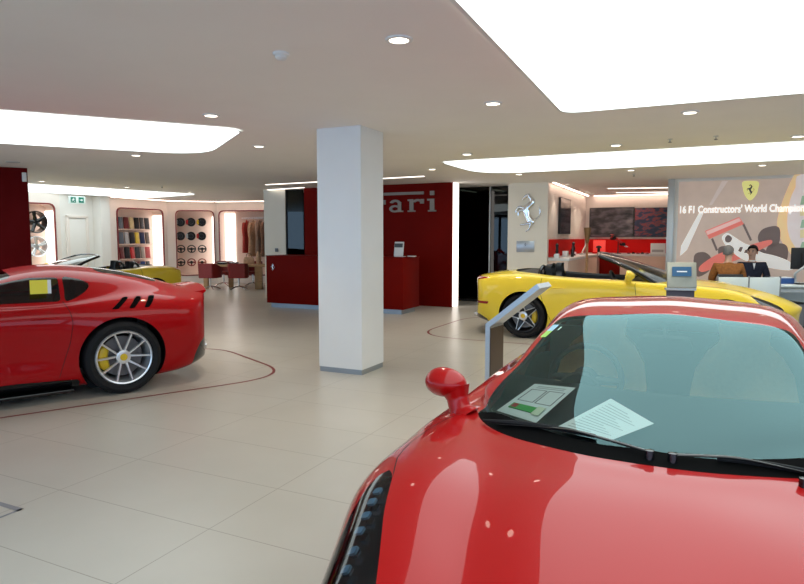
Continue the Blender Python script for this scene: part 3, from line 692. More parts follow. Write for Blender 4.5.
def yellow_open_car(label, pose, yaw, style, detail=True):
    car = thing('convertible_car', label, 'car', pose, yaw)
    stretch = lambda R: [(x+max(0, .15*(x-.5)/3), *r) for x, *r in R]
    S = Soup([collapse(3.75, .16, .58)]+rows_from(stretch(ROWS_OPEN))+[collapse(-.94, .32, .90)], 190 if detail else 120, 76 if detail else 50)
    op = smooth2([(2.14, -.4), (2.14, 0), (2.08, .35), (1.95, .56), (1.78, .66), (1.2, .685), (.6, .69), (.2, .68), (-.12, .60), (-.26, .42), (-.30, .2), (-.31, 0), (-.31, -.4)], 4)
    feats = [('cockpit', 'xy', op, gz(.8), None, 0, False),
             ('tail_lamp', 'xz', [(-.47, .932), (-1.2, .925), (-1.2, .865), (-.78, .885)], gy(.35), M['tail_red'], 0, True),
             ('reflector', 'xz', round_poly([(-.55, .55), (-1.2, .55), (-1.2, .505), (-.57, .51)], .01, 3), gy(.35), M['tail_red'], .002, True),
             ('diffuser', 'xz', [(-.55, .0), (-1.2, .0), (-1.2, .33), (-.75, .33), (-.6, .26)], lambda P: P[:, 0]+.4, M['black_gloss'], 0, False),
             ('headlight', 'xy', smooth2([(3.08, .72), (3.18, .66), (3.38, .60), (3.5, .60), (3.46, .70), (3.34, .77), (3.18, .78)], 4), gz(.5), M['black_gloss'], 0, True),
             ('side_skirt', 'xz', [(.45, 0), (.45, .17), (2.2, .17), (2.2, 0)], gy(.3), M['black_gloss'], .004, True)]
    seams = [('xz', [(.28, .93), (.26, .75), (.33, .5), (.45, .25)], gy(.6), .003), ('xz', [(1.62, .88), (1.66, .6), (1.6, .25)], gy(.6), .003), ('xy', [(3.12, .66), (2.7, .69), (2.25, .70), (2.05, .70)], gz(.7), .003)]
    k = car_shell(car, S, M['yellow_paint'], [(0, .345, .385), (2.78, .345, .38)], feats, seams)
    extrude_rim('cockpit_lining', S, k['polys']+[], k['cockpit'][1], .45, M['black_leather'], car, .02)
    b = BM(); add_box(b, (.75, 0, .32), (2.2, 1.5, .06)); add_box(b, (.7, 0, .52), (1.5, .2, .34), 0, .05); obj('cabin_floor', b, M['black_matte'], car)
    b = BM(); add_box(b, (1.80, 0, .82), (.60, 1.28, .2), 0, .07, 0, rad(4), 3); obj('dashboard', b, M['black_leather'], car)
    b = BM(); add_box(b, (-.10, 0, .95), (.36, 1.14, .10), 0, .045, 0, rad(5), 3); obj('rear_shelf', b, M['black_leather'], car)
    for s in (1, -1):
        seat(car, .45, s*.36, M['black_leather'])
        b = BM(); pts = catmull([(.16, s*.16, .93), (.17, s*.18, 1.03), (.18, s*.36, 1.10), (.17, s*.54, 1.03), (.16, s*.56, .93)], 6); add_tube(b, pts, .028, 8); obj('roll_hoop', b, M['black_gloss'], car)
    steering(car, 1.28, -.36, .88)
    # windscreen: glass between a base curve and the header, with black pillars and header rail
    base = [(1.88, .70, .895), (2.08, .50, .925), (2.18, .25, .945), (2.21, 0, .95)]; top = [(1.08, .585, 1.270), (1.04, .40, 1.295), (1.01, .20, 1.31), (1.0, 0, 1.315)]
    fullc = lambda c: [Vector(p) for p in c]+[Vector((p[0], -p[1], p[2])) for p in c[-2::-1]]
    cb, ct = catmull(fullc(base), 4), catmull(fullc(top), 4); b = BM(); g = []
    for i in range(9):
        t = i/8; g.append([b.verts.new(p.lerp(q, t)+Vector((0, 0, .035*math.sin(PI*t)))) for p, q in zip(cb, ct)])
    for p, q in zip(g, g[1:]):
        for j in range(len(p)-1): b.faces.new((p[j], p[j+1], q[j+1], q[j]))
    obj('windscreen', b, M['glass_tint'], car, 80)
    b = BM(); add_tube(b, ct, .03, 10, .7); obj('windscreen_header', b, M['black_gloss'], car, 60)
    for s in (1, -1):
        b = BM(); p0, p1 = Vector((1.88, s*.70, .895)), Vector((1.08, s*.585, 1.27)); pts = [p0.lerp(p1, t)+Vector((0, 0, .035*math.sin(PI*t))) for t in (0, .2, .4, .6, .8, 1)]
        add_tube(b, pts, [.055, .048, .042, .038, .036, .034], 10, .8); obj('windscreen_pillar', b, M['black_gloss'], car, 60)
        b = BM(); add_tube(b, [(.42, s*.945, .80), (.52, s*.955, .805), (.62, s*.945, .80)], [.008, .016, .008], 8, .6); obj('door_handle', b, M['yellow_paint'], car)
        for y in (.48, .58):
            b = BM(); add_lathe(b, [(.03, .0), (.04, -.0), (.04, -.10), (.034, -.10), (.03, -.02)], 16, 'X', (-.80, s*y, .30)); obj('exhaust_tip', b, M['chrome'], car)
        mirror_part(car, S, (1.52, .82, .92), (1.55, .97, 1.0), s, M['yellow_paint'], 1.0)
    for x in (0, 2.78):
        for s in (1, -1):
            if style == 'star': make_wheel(car, x, s*.95, .345, .262, .27, 'star', M['silver'], M['alloy_dark'], M['yellow_plastic'], .25)
            else: make_wheel(car, x, s*.95, .345, .255, .27, 'five', M['silver'], M['silver'], M['yellow_plastic'])
    return car
M['lampb'] = mat('lamp_blue_grey', (.17, .34, .48), .25, .3)
# ------------------------------------------------------------------ the showroom shell
V2 = lambda x, y, z=0: Vector((x, y, z))
class Wall:
    """a wall line seen from the room: p0 left, p1 right; u runs along it, n looks into the room"""
    def __init__(s, p0, p1):
        s.p0 = V2(*p0); s.p1 = V2(*p1); s.d = (s.p1-s.p0).normalized(); s.L = (s.p1-s.p0).length
        s.n = Vector((s.d.y, -s.d.x, 0)); s.rz = math.atan2(s.d.y, s.d.x)
    def p(s, u, z=0, off=0): return s.p0+s.d*u+s.n*off+Vector((0, 0, z))
    def hit(s, px, py):
        r = Vector(ray(px, py)); o = Vector((0, 0, CAM_H)); t = (s.p0-o).dot(s.n)/r.dot(s.n); q = o+r*t
        return (q-s.p0).dot(s.d), q.z
    def m(s, u, z, off=0): return frame(s.p(u, z, off), s.d, (0, 0, 1))     # local x along, y up, z into the room
def wall_box(name, W, m, z0=0, z1=HC, th=.15, u0=0, u1=None):
    u1 = W.L if u1 is None else u1; b = BM(); c = W.p((u0+u1)/2, (z0+z1)/2, -th/2); add_box(b, c, (u1-u0, th, z1-z0), W.rz); return struct(name, b, m)
def holed(bm, W, u0, u1, z0, z1, holes, off=0.):
    """flat wall face with openings; returns the hole loops"""
    def loop(pts): 
        vs = [bm.verts.new(W.p(u, z, off)) for u, z in pts]; return vs, [bm.edges.new((vs[i], vs[(i+1) % len(vs)])) for i in range(len(vs))]
    es = []; out = []
    v, e = loop([(u0, z0), (u1, z0), (u1, z1), (u0, z1)]); es += e
    for h in holes: v, e = loop(h); es += e; out.append(v)
    bmesh.ops.triangle_fill(bm, edges=es, use_beauty=True); return out

# floor with its joints and the floor inlays
m = mat('pale_floor_tiles', (.5, .46, .4), .30, spec=.45); nt = m.node_tree; bs = nt.nodes['Principled BSDF']
tc = nt.nodes.new('ShaderNodeTexCoord'); mp = nt.nodes.new('ShaderNodeMapping'); mp.vector_type = 'TEXTURE'
mp.inputs['Location'].default_value = (-1.032, 3.231, 0); mp.inputs['Rotation'].default_value = (0, 0, YAWB)
nt.links.new(tc.outputs['Object'], mp.inputs['Vector']); sx = nt.nodes.new('ShaderNodeSeparateXYZ'); nt.links.new(mp.outputs['Vector'], sx.inputs[0])
def mnode(op, a, b=None):
    n = nt.nodes.new('ShaderNodeMath'); n.operation = op
    for i, v in enumerate((a, b)):
        if v is None: continue
        if isinstance(v, (int, float)): n.inputs[i].default_value = v
        else: nt.links.new(v, n.inputs[i])
    return n.outputs[0]
def joint(c, size):
    f = mnode('FRACT', mnode('ADD', mnode('DIVIDE', c, size), 100.0)); d = mnode('MINIMUM', f, mnode('SUBTRACT', 1.0, f)); return mnode('LESS_THAN', mnode('MULTIPLY', d, size), .0027)
j = mnode('MAXIMUM', joint(sx.outputs[0], 1.2), joint(sx.outputs[1], .6))
nz = nt.nodes.new('ShaderNodeTexNoise'); nz.inputs['Scale'].default_value = 1.3; nz.inputs['Detail'].default_value = 4; nt.links.new(tc.outputs['Object'], nz.inputs['Vector'])
cr = nt.nodes.new('ShaderNodeValToRGB'); cr.color_ramp.elements[0].position = .3; cr.color_ramp.elements[1].position = .7
cr.color_ramp.elements[0].color = (.47, .435, .375, 1); cr.color_ramp.elements[1].color = (.51, .475, .415, 1); nt.links.new(nz.outputs['Fac'], cr.inputs['Fac'])
mx = nt.nodes.new('ShaderNodeMixRGB'); nt.links.new(j, mx.inputs[0]); nt.links.new(cr.outputs['Color'], mx.inputs[1]); mx.inputs[2].default_value = (.30, .265, .215, 1)
nt.links.new(mx.outputs[0], bs.inputs['Base Color']); M['floor'] = m
b = BM(); add_box(b, (0, 10.5, -.05), (30, 32, .1)); struct('floor', b, M['floor'])
b = BM(); add_box(b, (0, 10.5, HC+.06), (30, 32, .12)); struct('ceiling', b, M['ceiling'])
def ribbon(pts, w, z=.0012, closed=False):
    b = BM(); L = []; n = len(pts)
    for i, p in enumerate(pts):
        a = pts[(i-1) % n] if (closed or i > 0) else p; c = pts[(i+1) % n] if (closed or i < n-1) else p
        t = (Vector(c)-Vector(a)).normalized(); s = Vector((-t.y, t.x))*w/2; L.append((b.verts.new((p[0]+s.x, p[1]+s.y, z)), b.verts.new((p[0]-s.x, p[1]-s.y, z))))
    for i in range(n if closed else n-1):
        p, q = L[i], L[(i+1) % n]; b.faces.new((p[1], q[1], q[0], p[0]))
    return b
def bay(name, c, yaw, hx, hy, r):
    ca, sa = math.cos(yaw), math.sin(yaw); P = [(c[0]+ca*x-sa*y, c[1]+sa*x+ca*y) for x, y in rrect(2*hx, 2*hy, r, 12)]
    struct(name, ribbon([Vector(p) for p in P], .035, closed=True), M['red_line'])
bay('trim_1', (-4.40, 6.13), rad(37.5), 3.06, 1.22, .75); bay('trim_2', (3.45, 9.92), rad(-26), 2.95, 1.45, .9)
c0 = Vector((-2.17, 3.48)); A2, B2 = Vector((A.x, A.y)), Vector((B.x, B.y)); k = BM()
for o, d, n, w in ((c0, -B2, -A2, .036), (c0, -A2, -B2, .02), (c0-B2*.42, -A2, B2, .02), (c0-A2*.42, -B2, A2, .036)):
    vs = [k.verts.new((*p, .0015)) for p in (o, o+d*.42, o+d*.42+n*w, o+n*w)]; k.faces.new(vs)
bmesh.ops.recalc_face_normals(k, faces=k.faces[:])
tag(obj('floor_box', k, M['grey_plastic']), 'dark square outline of a socket cover set in the pale floor tiles', 'floor box')

# column
cc = V2(-.453, 6.987); cu = (-B*.57+A*.53)/2
b = BM(); add_box(b, cc+cu+Vector((0, 0, HC/2+.03)), (.57, .53, HC-.06), YAWB); col = struct('column', b, M['col_paint'])
b = BM(); add_box(b, cc+cu+Vector((0, 0, .03)), (.556, .516, .06), YAWB); struct('baseboard_column', b, M['skirting'])

# left: dark red pier
W = Wall((-10.2, 9.08), (-6.62, 11.22)); wall_box('wall_pier', W, M['dark_red_wall'], th=.25)
o = obj('wall_sensor', add_box(BM(), (0, 0, 0), (.07, .03, .16), 0, .01), M['white_plastic']); o.location = W.p(W.L-.05, 2.62, .016); o.rotation_euler = (0, 0, W.rz)
tag(o, 'small white box at the top corner of the dark red pier at left', 'sensor')

# the curved niche wall, in straight lengths
WN = [Wall((-11.3, 14.5), (-9.42, 17.4)), Wall((-9.42, 17.4), (-8.98, 18.85)), Wall((-8.98, 18.85), (-7.92, 21.25)), Wall((-7.92, 21.25), (-6.38, 21.75)), Wall((-6.38, 21.75), (-3.3, 21.2))]
def niche(W, i, u0, u1, z0=.30, z1=2.46, glow='right', depth=.42, side=.0):
    hole = [(u, z) for u, z in rrect(u1-u0, z1-z0, .16, 6, (u0+u1)/2, (z0+z1)/2)]
    b = BM(); holed(b, W, 0, W.L, 0, HC, [hole]); struct('wall_niche_%d' % i, b, M['warm_wall'])
    b = BM(); n = len(hole)
    a = [b.verts.new(W.p(u, z)) for u, z in hole]; q = [b.verts.new(W.p(u, z, -depth)) for u, z in hole]
    for k in range(n): b.faces.new((a[k], a[(k+1) % n], q[(k+1) % n], q[k]))
    b.faces.new(q); struct('trim_niche_%d' % i, b, M['pink_wall'], ang=50)
    b = BM(); out = [(u, z) for u, z in rrect(u1-u0+.07, z1-z0+.07, .19, 6, (u0+u1)/2, (z0+z1)/2)]
    for off in (0,):
        A_ = [b.verts.new(W.p(u, z, .03)) for u, z in hole]; B_ = [b.verts.new(W.p(u, z, .03)) for u, z in out]; C_ = [b.verts.new(W.p(u, z, 0)) for u, z in out]; D_ = [b.verts.new(W.p(u, z, -.02)) for u, z in hole]
        for k in range(n):
            l = (k+1) % n; b.faces.new((A_[k], A_[l], B_[l], B_[k])); b.faces.new((B_[k], B_[l], C_[l], C_[k])); b.faces.new((D_[k], D_[l], A_[l], A_[k]))
    o = struct('trim_frame_%d' % i, b, M['niche_frame'])
    # the lit cheek of the niche
    b = BM(); uu = u1-.02 if glow == 'right' else u0+.02; sg = -1 if glow == 'right' else 1
    add_box(b, W.p(uu if glow == 'right' else u0+.20, (z0+z1)/2, -depth/2 if glow == 'right' else -depth+.03), (.025, depth-.04, z1-z0-.34) if glow == 'right' else (.36, .03, z1-z0-.10), W.rz); t = obj('niche_light', b, M['niche_glow'])
    return t
for i, (w, u0, u1, gl, nm) in enumerate(((WN[0], 1.30, 3.28, 'right', 'wheel rims'), (WN[2], .58, 2.42, 'right', 'leather samples'), (WN[3], .30, 1.50, 'right', 'steering wheels'), (WN[4], .10, 2.75, 'left', 'jackets'))):
    t = niche(w, i+1, u0, u1, glow=gl)
    tag(t, 'glowing white side panel of the wall niche holding the %s' % nm, 'light panel')
# the doorway between the niches and the pilaster beside it
W = WN[1]; wall_box('wall_door_side', W, M['white_wall'], th=.1)
b = BM(); add_box(b, W.p(.55, 1.05, .02), (.62, .04, 2.1), W.rz, .004); struct('door_1', b, M['white_wall'])
b = BM()
for u, w_, z, h in ((.20, .07, 1.09, 2.18), (.90, .07, 1.09, 2.18), (.55, .77, 2.15, .07)): add_box(b, W.p(u, z, .035), (w_, .07, h), W.rz, .004)
struct('trim_door', b, M['warm_wall'])
b = BM(); add_box(b, W.p(1.36, HC/2, .14), (.36, .30, HC), W.rz); struct('wall_pilaster', b, M['white_wall'])
b = BM(); add_box(b, (-4.2, 22.9, HC/2), (11, .2, HC)); struct('wall_far', b, M['warm_wall'])

# reception wall: cream bay, glass slot, red lacquer wall with a lit edge
WR = Wall((-2.43, 15.70), (1.12, 13.99)); wall_box('wall_reception', WR, M['red_wall'], th=.30)
WL = Wall((-3.55, 16.24), (-2.43, 15.70)); wall_box('wall_cream', WL, M['cream_wall'], th=.2, u1=.66); 
b = BM(); add_box(b, WL.p(.93, HC/2, -.06), (.50, .02, HC), WL.rz); struct('window_1', b, M['glass_dark'])
b = BM(); add_box(b, WL.p(.67, HC/2, -.05), (.03, .05, HC), WL.rz); struct('trim_1_glass', b, M['black_matte'])
b = BM(); add_box(b, WR.p(WR.L+.02, HC/2, -.15), (.032, .29, HC-.02), WR.rz, .005); tag(obj('light_strip', b, M['edge_glow']), 'tall glowing white edge strip at the right end of the red wall', 'light strip')
# dark room behind the glass
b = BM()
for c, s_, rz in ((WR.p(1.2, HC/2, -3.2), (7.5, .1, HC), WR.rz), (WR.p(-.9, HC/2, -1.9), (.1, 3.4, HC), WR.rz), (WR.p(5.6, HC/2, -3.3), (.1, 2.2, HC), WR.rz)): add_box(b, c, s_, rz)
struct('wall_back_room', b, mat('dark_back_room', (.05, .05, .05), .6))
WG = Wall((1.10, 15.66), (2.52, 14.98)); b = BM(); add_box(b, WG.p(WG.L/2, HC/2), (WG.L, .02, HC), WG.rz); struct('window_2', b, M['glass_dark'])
b = BM(); u, _ = WG.hit(490, 240); add_box(b, WG.p(u, HC/2, .02), (.028, .05, HC), WG.rz); struct('trim_2_glass', b, M['light_grey'])
b = BM(); add_box(b, WG.p(WG.L/2, .03, .02), (WG.L, .05, .06), WG.rz); struct('trim_3_glass', b, M['black_matte'])
WP = Wall((2.42, 14.42), (3.24, 14.04)); wall_box('wall_pier_white', WP, M['cream_wall'], th=.45)
# alcove with its counter
WA = Wall((3.24, 14.04), (5.45, 18.75)); WB = Wall((5.45, 18.75), (8.4, 17.33)); 
wall_box('wall_alcove_left', WA, M['warm_wall'], th=.1); wall_box('wall_alcove_back', WB, M['warm_wall'], th=.1)
b = BM(); add_box(b, (7.35, 15.3, HC/2), (.1, 4.4, HC), rad(-25.7)); struct('wall_alcove_right', b, M['warm_wall'])
WM = Wall((5.62, 13.36), (10.6, 10.96)); wall_box('wall_mural', WM, M['white_wall'], th=.25)
b = BM(); add_box(b, WM.p(.06, HC/2, .03), (.13, .06, HC), WM.rz, .004); struct('trim_mural', b, M['light_grey'])
# the rest of the room: side wall at right, glazed shop front at left and behind
b = BM(); add_box(b, (10.7, 3.5, HC/2), (.15, 15.2, HC)); struct('wall_right', b, M['white_wall'])
b = BM()
for x in (-10, -7.5, -5, -2.5, 0, 2.5, 5, 7.5, 10): add_box(b, (x, -4.0, HC/2), (.08, .12, HC))
for z in (.06, HC-.06): add_box(b, (0, -4.0, z), (20.6, .12, .12))
struct('window_3', b, M['black_matte'])
b = BM()
for y in (-1.4, 1.2, 3.8, 6.4): add_box(b, (-10.3, y, HC/2), (.12, .08, HC))
for z in (.06, HC-.06): add_box(b, (-10.3, 2.5, z), (.12, 13, .12))
struct('window_4', b, M['black_matte'])
# ------------------------------------------------------------------ ceiling lights
def panel_light(label, pts, r, s=None):
    b = BM(); P = round_poly(pts, r, 8); vs = [b.verts.new((x, y, HC-.012)) for x, y in P]; b.faces.new(vs)
    t = thing('ceiling_light_panel', label, 'ceiling light', (*(sum((Vector(p) for p in pts), Vector((0, 0)))/len(pts)), HC-.012)); o = t.location
    for v in b.verts: v.co -= o
    bmesh.ops.recalc_face_normals(b, faces=b.faces[:])
    if b.faces[:][0].normal.z > 0: bmesh.ops.reverse_faces(b, faces=b.faces[:])
    obj('diffuser', b, M['panel_glow'], t)
    fr = ribbon([Vector((x-o.x, y-o.y)) for x, y in P], .03, -.004, True); obj('panel_frame', fr, M['white_plastic'], t)
    return t
q = lambda p: (p.x, p.y)
pc = V2(1.575, 6.29); AP = Vector((.4065, .9137, 0)); panel_light('largest ceiling panel, glowing white above the foreground red coupe', [q(pc-AP*8.2), q(pc-AP*8.2+B*2.9), q(pc+B*3.0), q(pc)], [.5, .5, .5, .22])
pc = V2(.62, 10.27); panel_light('long glowing ceiling panel above the yellow open car at right', [q(pc), q(pc+A*2.1), q(pc+A*2.1+B*7.2), q(pc+B*7.2)], [.18, .9, .4, .4])
D1 = Vector((math.cos(rad(26.8)), math.sin(rad(26.8)), 0)); N1 = Vector((-D1.y, D1.x, 0)); pc = V2(-1.78, 7.22)
panel_light('wide glowing ceiling panel above the red coupe left of the column', [q(pc), q(pc+N1*2.45), q(pc+N1*2.45-D1*6.5), q(pc-D1*6.5)], [.25, .8, .4, .4])
D2 = Vector((math.cos(rad(51)), math.sin(rad(51)), 0)); N2 = Vector((-D2.y, D2.x, 0)); pc = V2(-5.75, 17.75)
panel_light('farthest glowing ceiling panel, beyond the dark red pier', [q(pc), q(pc+N2*2.6), q(pc+N2*2.6-D2*6), q(pc-D2*6)], [.2, .9, .4, .4])
def downlight(px, py, label, r=.062, glow='lamp_glow', power=55, z=HC):
    p = at(px, py, z=z); t = thing('downlight', label, 'downlight', (p.x, p.y, z), 0, 'round downlights in the ceiling')
    b = BM(); add_lathe(b, [(r, -.012), (r+.022, -.010), (r+.024, 0), (r, 0)], 28, 'Z', closed=True); obj('trim_ring', b, M['white_plastic'], t)
    b = BM(); add_lathe(b, [(r, -.006), (0, -.006)], 24, 'Z'); obj('lamp_disc', b, M[glow], t)
    if power:
        l = bpy.data.lights.new('downlight_lamp', 'SPOT'); l.energy = power; l.color = (1, .86, .70); l.spot_size = rad(95); l.spot_blend = .7; l.shadow_soft_size = .06
        lo = bpy.data.objects.new('downlight_lamp', l); COL.objects.link(lo); lo.parent = t; lo.location = (0, 0, -.03)
    return t
for px, py, w in ((399, 39, 'nearest the camera, left of the largest panel'), (493, 103, 'just left of the tip of the largest panel'), (211, 115, 'before the left panel'), (690, 112, 'between the two panels at right'),
                  (136, 155, 'behind the left panel'), (259, 146, 'right of the left panel, left of the column'), (467, 154, 'at the left tip of the long panel'), (432, 169, 'right of the column, before the red wall'),
                  (616, 145, 'before the middle of the long panel'), (519, 174, 'before the white pier with the horse emblem'), (631, 170, 'before the alcove'), (762, 165, 'above the yellow shield'), (798, 136, 'at the right edge, before the long panel'),
                  (42, 181, 'beside the dark red pier'), (127, 187, 'before the leather samples')):
    downlight(px, py, 'round ceiling downlight '+w)
for px, py, w in ((567, 184, 'leftmost above the alcove side wall'), (580, 190, 'second along the alcove side wall'), (587, 192, 'third along the alcove side wall'), (592, 193.5, 'deepest along the alcove side wall'), (618, 194, 'left one by the alcove back wall'), (641, 194, 'right one by the alcove back wall')):
    downlight(px, py, 'tiny spot in the alcove ceiling, '+w, .035, 'lamp_glow', 25)
for px, py, w in ((102, 198.5, 'above the white pilaster'), (33, 195, 'above the niche with wheel rims'), (190, 192, 'at the tip of the farthest panel')):
    downlight(px, py, 'small round ceiling lamp '+w, .06, 'lamp_glow', 30)
def linear(label, p0, p1, w=.045, glow='slot_glow', power=0):
    c = (p0+p1)/2; d = p1-p0; o = obj('linear_light', add_box(BM(), (0, 0, -.006), (d.length, w, .012), 0, .003), M[glow]); o.location = (c.x, c.y, HC); o.rotation_euler = (0, 0, math.atan2(d.y, d.x))
    tag(o, label, 'linear light', 'slot lights in the ceiling'); return o
linear('long thin ceiling light running behind the column before the red wall', at(266, 184.5, z=HC), at(424, 176, z=HC))
linear('short thin ceiling light above the cream wall bay', at(264, 190, z=HC), at(304, 187.3, z=HC))
linear('front one of two thin lights in the alcove ceiling', at(608, 188.3, z=HC), at(668, 187.5, z=HC)); linear('rear one of two thin lights in the alcove ceiling', at(616, 192.5, z=HC), at(668, 191.8, z=HC))
linear('left thin light behind the dark glass', V2(1.45, 16.1), V2(2.45, 17.9)); linear('right thin light behind the dark glass', V2(2.28, 16.0), V2(3.1, 17.4))
for i, (w, nm) in enumerate(((WN[2], 'leather samples'), (WN[3], 'steering wheels'), (WN[4], 'jackets'))):
    linear('ceiling slot light along the wall above the %s' % nm, w.p(.12, 0, .30), w.p(w.L-.1, 0, .30), .06, 'cove_glow')
linear('added ceiling strip brightening the alcove side wall', WA.p(.1, 0, .10), WA.p(WA.L-.25, 0, .10), .05, 'cove_glow'); linear('added ceiling strip brightening the alcove back wall', WB.p(.25, 0, .10), WB.p(2.6, 0, .10), .05, 'cove_glow')  # glowing strips added to brighten the alcove walls
# small things on the ceiling
t = thing('smoke_detector', 'white round smoke detector on the ceiling, nearest the camera', 'smoke detector', at(281, 53, z=HC))
b = BM(); add_lathe(b, [(.055, 0), (.055, -.014), (.048, -.02), (0, -.02)], 28); obj('base', b, M['white_plastic'], t)
b = BM(); add_lathe(b, [(.040, -.02), (.040, -.034), (.026, -.046), (0, -.048)], 24); obj('sensor_head', b, M['white_plastic'], t)
for px, py, w in ((162, 186, 'above the yellow car at far left'), (196, 200, 'above the steering wheels'), (634, 174, 'before the alcove'), (381, 138, 'beside the column'), (670, 139, 'before the long panel, left of its neighbour'), (716, 136, 'before the long panel, right of its neighbour')):
    t = thing('sprinkler', 'small ceiling sprinkler '+w, 'sprinkler', at(px, py, z=HC), 0, 'ceiling sprinklers')
    b = BM(); add_lathe(b, [(.03, 0), (.03, -.006), (.008, -.008), (.008, -.03), (0, -.03)], 14); obj('escutcheon', b, M['light_grey'], t)
    b = BM(); add_lathe(b, [(.004, -.03), (.022, -.042), (.022, -.045), (0, -.045)], 14); obj('deflector', b, M['grey_plastic'], t)
b = BM(); add_lathe(b, [(.10, 0), (.10, -.006), (.085, -.009), (.0, -.007)], 28); o = obj('ceiling_speaker', b, M['light_grey']); o.location = at(13, 162, z=HC); tag(o, 'round grey speaker grille in the ceiling over the dark red pier', 'speaker')
# exit sign
p = at(77, 200, Y=17.2); t = thing('exit_sign', 'hanging green and white exit sign before the pale doorway', 'exit sign', p, WN[1].rz-rad(30))
b = BM(); add_box(b, (0, 0, 0), (.42, .04, .20), 0, .008); obj('sign_box', b, mat('sign_pale_green', (.66, .74, .70), .4, emit=(.6, .9, .8), es=.08), t)
for x in (-.10, .10): obj('green_field', add_box(BM(), (x, -.022, 0), (.13, .006, .15)), mat('exit_green', (.0, .16, .11), .4, emit=(0, .5, .35), es=.05) if 'eg' not in M else M['eg'], t)
b = BM(); ms = frame((-.10, -.026, 0), (1, 0, 0), (0, 0, 1))
add_prism(b, [(.012*math.cos(k*PI/5)+.012, .042+.012*math.sin(k*PI/5)) for k in range(10)], ms, .002)
for q_ in ([(-.012, .028), (.02, .028), (.012, -.008), (-.016, -.008)], [(.008, -.008), (.04, -.05), (.028, -.055), (-.005, -.01)], [(-.016, -.005), (-.004, -.005), (-.032, -.05), (-.042, -.045)], [(.016, .026), (.042, .008), (.036, .0), (.014, .014)], [(-.01, .027), (-.038, .012), (-.036, .004), (-.008, .016)]): add_prism(b, q_, ms, .002)
obj('running_figure', b, M['paper'], t)
b = BM(); ms = frame((.10, -.026, 0), (1, 0, 0), (0, 0, 1)); add_prism(b, [(-.04, -.01), (.005, -.01), (.005, -.035), (.045, 0), (.005, .035), (.005, .01), (-.04, .01)], ms, .002); obj('arrow', b, M['paper'], t)
for x in (-.15, .15): obj('rod', add_cyl(BM(), (x, 0, .10), (x, 0, HC-p.z), .006, None, 8), M['light_grey'], t)
# the cars in their bays
red_sports_car()
red_gran_turismo()
yellow_open_car('bright yellow open car with black star wheels, parked behind the foreground red coupe', (2.277, 10.49, 0), rad(-26), 'star')
far = yellow_open_car('far yellow open car with silver wheels, before the leather samples', (-6.25, 14.6, 0), rad(230), 'five', False); far.scale = (.97, .97, .91)
# ------------------------------------------------------------------ emblems and lettering
HORSE = [ # strokes of the rearing horse, facing left: points and widths in a unit box
 ([(.28, .855), (.37, .93), (.49, .98), (.56, .945)], [.04, .085, .10, .07]),
 ([(.56, .97), (.545, 1.0), (.53, 1.03)], [.05, .035, .01]),
 ([(.52, .95), (.645, .865), (.655, .765), (.49, .65)], [.09, .13, .17, .20]),
 ([(.49, .67), (.43, .57), (.49, .43), (.60, .29)], [.23, .23, .19, .23]),
 ([(.37, .63), (.14, .665), (.03, .57), (.02, .52)], [.11, .07, .05, .045]),
 ([(.34, .585), (.14, .55), (.115, .43)], [.09, .06, .045]),
 ([(.60, .29), (.69, .235), (.49, .21), (.19, .185)], [.20, .14, .07, .045]),
 ([(.64, .26), (.59, .10), (.43, .0)], [.12, .065, .04]),
 ([(.66, .29), (.80, .33), (.97, .43), (.98, .58), (.91, .67)], [.07, .045, .035, .06, .015])]
def horse_bm(w, h, mtx, depth, flat=False):
    b = BM()
    for pts, ws in HORSE:
        P = catmull([((x-.5)*w, (y-.5)*h, 0) for x, y in pts], 5); R_ = [r*w*.62 for r in interp_list(ws, len(P))]
        if flat:
            L = []
            for i, p in enumerate(P):
                t = (P[min(i+1, len(P)-1)]-P[max(i-1, 0)]).normalized(); s = Vector((-t.y, t.x, 0))*R_[i]; L.append((b.verts.new(mtx @ (p+s+Vector((0, 0, depth)))), b.verts.new(mtx @ (p-s+Vector((0, 0, depth))))))
            for q, r in zip(L, L[1:]): b.faces.new((q[0], q[1], r[1], r[0]))
        else:
            bb = BM(); add_tube(bb, [p+Vector((0, 0, depth*.5)) for p in P], R_, 10, depth/max(R_)*.5, (0, 0, 1)); 
            for v in bb.verts: v.co = mtx @ v.co
            me = bpy.data.meshes.new('tmp'); bb.to_mesh(me); bb.free(); b.from_mesh(me); bpy.data.meshes.remove(me)
    return b
def text_obj(name, s, size, mtx, m, parent=None, ext=.002, width=None, bold=0.):
    cu_ = bpy.data.curves.new(name, 'FONT'); cu_.body = s; cu_.size = size; cu_.extrude = ext; cu_.offset = bold; cu_.resolution_u = 3
    o = bpy.data.objects.new('tmp_text', cu_); COL.objects.link(o); bpy.context.view_layer.update()
    me = bpy.data.meshes.new_from_object(o.evaluated_get(bpy.context.evaluated_depsgraph_get())); bpy.data.objects.remove(o)
    xs = [v.co.x for v in me.vertices]; k = width/(max(xs)-min(xs)) if width else 1.0; x0 = min(xs)
    for v in me.vertices: v.co = mtx @ Vector(((v.co.x-x0)*k, v.co.y, v.co.z))
    me.name = name; return new_obj(name, me, m, parent)
# big emblem and plaque on the white pier
u, z = WP.hit(528, 213); k = 14.2/FPX
b = horse_bm(25*k, 37*k, WP.m(u, z), .05); tag(obj('horse_emblem', b, M['chrome'], None, 60), 'large chrome rearing horse emblem on the white pier', 'emblem')
u, z = WP.hit(525.5, 246.5); t = thing('wall_plaque', 'blue-grey metal plaque below the chrome horse on the white pier', 'plaque', WP.p(u, z), WP.rz)
b = BM(); add_box(b, (0, -.012, 0), (18*k, .024, 11*k), 0, .004); obj('plate', b, M['steel'], t)
b = horse_bm(.055, .075, frame((.0, -.0245, .045), (1, 0, 0), (0, 0, 1)), .002, True); obj('small_horse', b, M['ink'], t)
